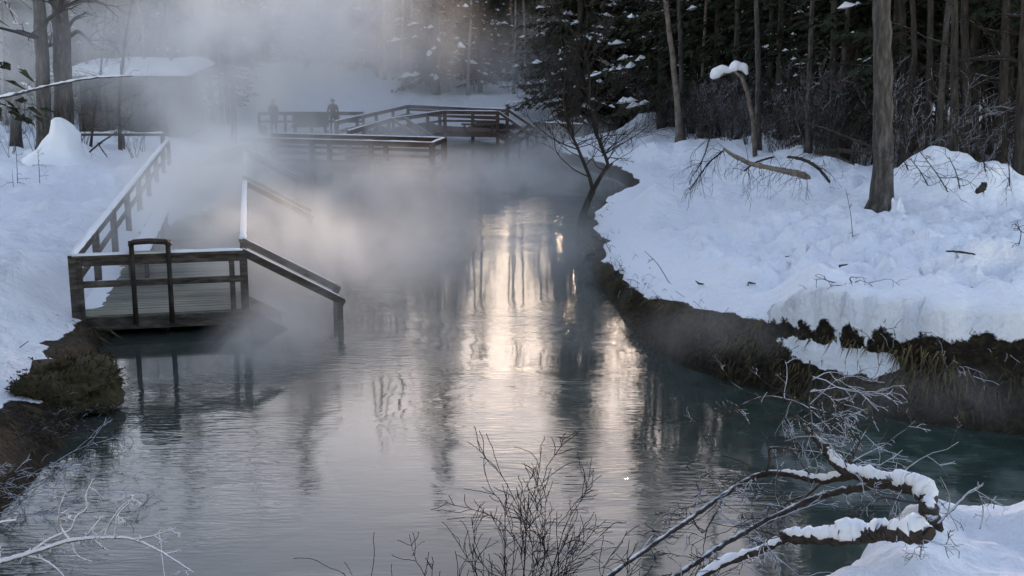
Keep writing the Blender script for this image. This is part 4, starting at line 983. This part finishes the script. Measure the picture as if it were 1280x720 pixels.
# ------------------------------------------------------------------ bathers on the far bank
def person(label, px, py, z, face, coat, legs, arm_up=False, hair=(.03,.02,.015), hold=False):
    p = U(px, py, z=z); p.z = gz(p.x, p.y) if z < .4 else z
    root = thing('person', label, 'person', p, None, face)
    J = {'pel':(0,0,.95),'wa':(0,0,1.12),'ch':(0,.0,1.34),'ne':(0,.0,1.5),'he':(0,.02,1.62),'to':(0,.015,1.74)}
    Rr = {'pel':.145,'wa':.125,'ch':.155,'ne':.06,'he':.095,'to':.07}; E = [('pel','wa'),('wa','ch'),('ch','ne'),('ne','he'),('he','to')]
    for s, n in ((-1,'l'),(1,'r')):
        J.update({'hi'+n:(s*.1,0,.9),'kn'+n:(s*.11,.02,.5),'an'+n:(s*.115,-.02,.09),'fo'+n:(s*.13,.13,.045),'sh'+n:(s*.19,0,1.42)})
        Rr.update({'hi'+n:.095,'kn'+n:.062,'an'+n:.042,'fo'+n:.04,'sh'+n:.068})
        if arm_up and s < 0: J.update({'el'+n:(s*.4,.08,1.5),'wr'+n:(s*.42,.12,1.78)})
        elif hold and s > 0: J.update({'el'+n:(s*.27,-.02,1.15),'wr'+n:(s*.24,.22,1.05)})
        else: J.update({'el'+n:(s*.25,-.03,1.15),'wr'+n:(s*.27,.06,.92)})
        Rr.update({'el'+n:.045,'wr'+n:.03}); E += [('pel','hi'+n),('hi'+n,'kn'+n),('kn'+n,'an'+n),('an'+n,'fo'+n),('ch','sh'+n),('sh'+n,'el'+n),('el'+n,'wr'+n)]
        w, e = Vector(J['wr'+n]), Vector(J['el'+n]); d = (w-e).normalized(); sx = d.cross(Vector((0,1,0))).normalized()
        J['pa'+n] = tuple(w+d*.07); Rr['pa'+n] = .026; E.append(('wr'+n,'pa'+n))
        for k in range(5):
            off = (k-2)*.016; b_ = w+d*(.09 if k else .04)+sx*off*(1 if k else 2.2); t_ = b_+d*(.07,.085,.092,.086,.07)[k]*.9+Vector((0,.02,0))+(sx*off*1.2 if not k else sx*0)
            J[f'f{n}{k}'] = tuple(b_); J[f't{n}{k}'] = tuple(t_); Rr[f'f{n}{k}'] = .010; Rr[f't{n}{k}'] = .008; E += [('pa'+n,f'f{n}{k}'),(f'f{n}{k}',f't{n}{k}')]
    names = list(J); me = bpy.data.meshes.new('body'); me.from_pydata([J[n] for n in names], [(names.index(a),names.index(b)) for a,b in E], [])
    o = bpy.data.objects.new('body', me); C.objects.link(o); o.parent = root
    sk = o.modifiers.new('skin','SKIN'); sk.use_smooth_shade = True
    for i, n in enumerate(names): me.skin_vertices[0].data[i].radius = (Rr[n],)*2
    me.skin_vertices[0].data[0].use_root = True
    o.modifiers.new('sub','SUBSURF').levels = 2; o.modifiers['sub'].render_levels = 2
    t = NT('clothed_person'); tc = t.n('TexCoord'); sp = t.n('SeparateXYZ', i_0=tc.outputs['Object'])
    c = t.ramp(t.math('DIVIDE', sp.outputs[2], 2.0), [(0,(.03,.025,.022)),(.05,legs),(.47,coat),(.755,(.42,.27,.21))]); c.node.color_ramp.interpolation = 'CONSTANT'
    b = t.n('BsdfPrincipled', i_Roughness=.85); t.link(c, b.inputs['Base Color']); t.link(b.outputs[0], t.out.inputs[0]); me.materials.append(t.m)
    hb = MB(); vs = []; fs = []
    for j in range(9):
        for i in range(14):
            a = i*2*math.pi/14; bb = math.pi*(j/8*.62)-.1; q = .118*(1+.04*math.sin(5*a)); vs.append((math.sin(bb)*math.cos(a)*q*.9, .005+math.sin(bb)*math.sin(a)*q - (.03 if math.sin(a) > .3 and j > 3 else 0), 1.655+math.cos(bb)*.115))
    for j in range(8):
        for i in range(14): fs.append((j*14+i,(j+1)*14+i,(j+1)*14+(i+1)%14,j*14+(i+1)%14))
    hm = mat('hair', [hair, tuple(x*1.8 for x in hair)], 20); hb.add(vs, fs); hb.build('hair', hm, root, True)
    fb_ = MB()
    for s in (-1,1):
        fb_.tube([(s*.034,.105,1.645),(s*.034,.118,1.645)], [.012,.006], 8)
    fb_.tube([(0,.105,1.65),(0,.135,1.615),(0,.11,1.60)], [.008,.016,.008], 8, m=1); fb_.tube([(-.025,.105,1.575),(0,.115,1.573),(.025,.105,1.575)], [.004,.007,.004], 6, m=1)
    for s in (-1,1): fb_.tube([(s*.092,.01,1.60),(s*.105,0,1.63),(s*.098,.0,1.665)], [.01,.016,.01], 6, m=1)
    fb_.build('face', [hm, mat('skin', [(.38,.23,.18),(.44,.29,.22)], 8)], root, True)
    return root
def bag(label, x, y, z, col):
    root = thing('bag', label, 'bag', (x,y,z)); m_ = MB(); vs = []; fs = []
    for j, (w, h) in enumerate(((.16,0),(.21,.08),(.22,.24),(.17,.38),(.08,.44))):
        for k in range(12): a = k*2*math.pi/12; vs.append((x+math.cos(a)*w, y+math.sin(a)*w*.6, z+h))
    for j in range(4):
        for k in range(12): fs.append((j*12+k,j*12+(k+1)%12,(j+1)*12+(k+1)%12,(j+1)*12+k))
    fs.append(tuple(48+k for k in range(12))); m_.add(vs, fs); part(m_, 'sack', mat('cloth_bag', [col, tuple(c*1.5 for c in col)], 6), root, True)
    h_ = MB(); h_.tube([(x-.09,y,z+.4),(x-.07,y,z+.56),(x+.07,y,z+.56),(x+.09,y,z+.4)], .012, 6); part(h_, 'handle', M['metal_dark'], root)
# boarded landing where they stand
la, lb = U(300,174,z=.46), U(440,174,z=.46)
ld = thing('landing', 'snowy boarded landing behind the near deck where people stand', 'landing', (la.x,la.y,0))
m_ = MB(); n = int((lb.x-la.x)/.15)
for k in range(n): m_.box((la.x+(k+.5)*.15, la.y+2.3, .42), (.14, 4.6, .06))
part(m_, 'floor', M['wood_snowy'], ld)
for xx in np.linspace(la.x+.2, lb.x-.2, 5):
    for yy in (.2, 4.4):
        m_ = MB(); m_.box((xx, la.y+yy, .05), (.14,.14,.68)); part(m_, 'pile', M['wood'], ld)
A_, B_ = U(305,141,z=1.5), U(432,146,z=1.5); A_.z = B_.z = 0
railing(ld, Vector((la.x,la.y+4.5,0)), Vector((lb.x,la.y+4.5,0)), .45, 1.05, 4, M['wood'], .04, .12, rngs=14)
person('person in a dark jacket and reddish trousers with a bag in the steam', 343, 169, .45, math.pi*.9, (.03,.028,.03), (.17,.06,.05), hold=True)
person('tall person in brown red clothes standing right of the high backed bench', 417, 168, .45, math.pi*1.1, (.13,.06,.05), (.08,.045,.04))
pb2 = U(329,168,z=.45); bag('grey cloth bag on the landing beside the dark jacketed person', pb2.x, pb2.y, .45, (.06,.06,.065))
pc = U(388,169,z=.45)
bb = thing('bench', 'dark high backed bench between the two people in the steam', 'bench', (pc.x,pc.y,.45))
for nm, c_, s_ in (('seat',(0,0,.45),(1.8,.45,.08)),('backrest',(0,.24,.78),(1.8,.07,.6)),('leg',(-.75,0,.21),(.1,.4,.41)),('leg',(.75,0,.21),(.1,.4,.41))):
    m_ = MB(); m_.box((pc.x+c_[0],pc.y+c_[1],.45+c_[2]), s_); part(m_, nm, M['wood'], bb)

# ------------------------------------------------------------------ steam
t = NT('steam_volume'); tc = t.n('TexCoord'); g = t.n('NewGeometry'); oi = t.n('ObjectInfo')
ln_ = t.n('VectorMath', operation='LENGTH', i_0=tc.outputs['Object']).outputs['Value']
fall = t.n('MapRange', interpolation_type='SMOOTHSTEP', i_0=ln_, i_1=1.0, i_2=.15, i_3=0., i_4=1.).outputs[0]
mp = t.n('Mapping', i_Vector=g.outputs['Position']); mp.inputs['Scale'].default_value = (1,.6,.75)
nz = t.n('TexNoise', i_Vector=mp.outputs[0], i_Scale=.5, i_Detail=6, i_Roughness=.62, i_Distortion=1.0)
ns = t.n('MapRange', i_0=nz.outputs[0], i_1=.36, i_2=.66).outputs[0]
dn_ = t.math('MULTIPLY', t.math('MULTIPLY', fall, ns), t.n('SeparateColor', i_0=oi.outputs['Color']).outputs[0])
pv = t.n('VolumePrincipled'); pv.inputs['Color'].default_value = (.97,.96,.95,1); pv.inputs['Anisotropy'].default_value = .25
t.link(dn_, pv.inputs['Density']); t.link(pv.outputs[0], t.out.inputs['Volume']); M['steam'] = t.m
t.m.cycles.volume_sampling = 'MULTIPLE_IMPORTANCE'
def make_ico():
    import bmesh
    bm = bmesh.new(); bmesh.ops.create_icosphere(bm, subdivisions=3, radius=1); me = bpy.data.meshes.new('steam'); bm.to_mesh(me); bm.free(); me.materials.append(M['steam']); return me
ICO = make_ico()
STEAM = [  # px, py, distance, sx, sy, sz, density
    (320,45,44,6.8,8,4.8,.52), (262,150,42,4.0,6,2.2,.28), (262,240,29,2.0,9,2.0,.95), (450,40,52,6.5,6,4.6,.27),
    (120,60,47,7.5,5,4.0,.22), (30,50,44,5,5,3.6,.15), (345,310,22.5,2.0,2.8,1.6,1.15), (345,400,19.8,1.3,1.2,.8,1.1), (330,455,18.2,1.3,1.4,1.2,1.2),
    (620,230,42,6.5,6,1.7,.50), (450,240,34,4.8,6,1.7,.46), (570,310,27,5.5,6,1.4,.36), (430,330,23,2.8,3.5,1.3,.42),
    (880,420,15.5,1.5,1.1,.6,.3), (1150,500,14.2,2.0,.9,.55,.3), (570,90,62,7,7,3.6,.12), (700,185,50,3.4,5,1.6,.36),
    (450,180,50,6.5,4,1.9,.6), (380,195,41,3.5,3,1.5,.45), (700,60,74,6,6,4,.12), (560,440,19.5,4.5,4.5,1.0,.22)]
for a,b,Y,sx,sy,sz,dns in STEAM:
    p = U(a,b,Y=Y); o = bpy.data.objects.new('steam', ICO); C.objects.link(o); o.location = p; o.scale = (sx,sy,sz)
    o.color = (dns,)*3+(1,); tag(o, kind='stuff')
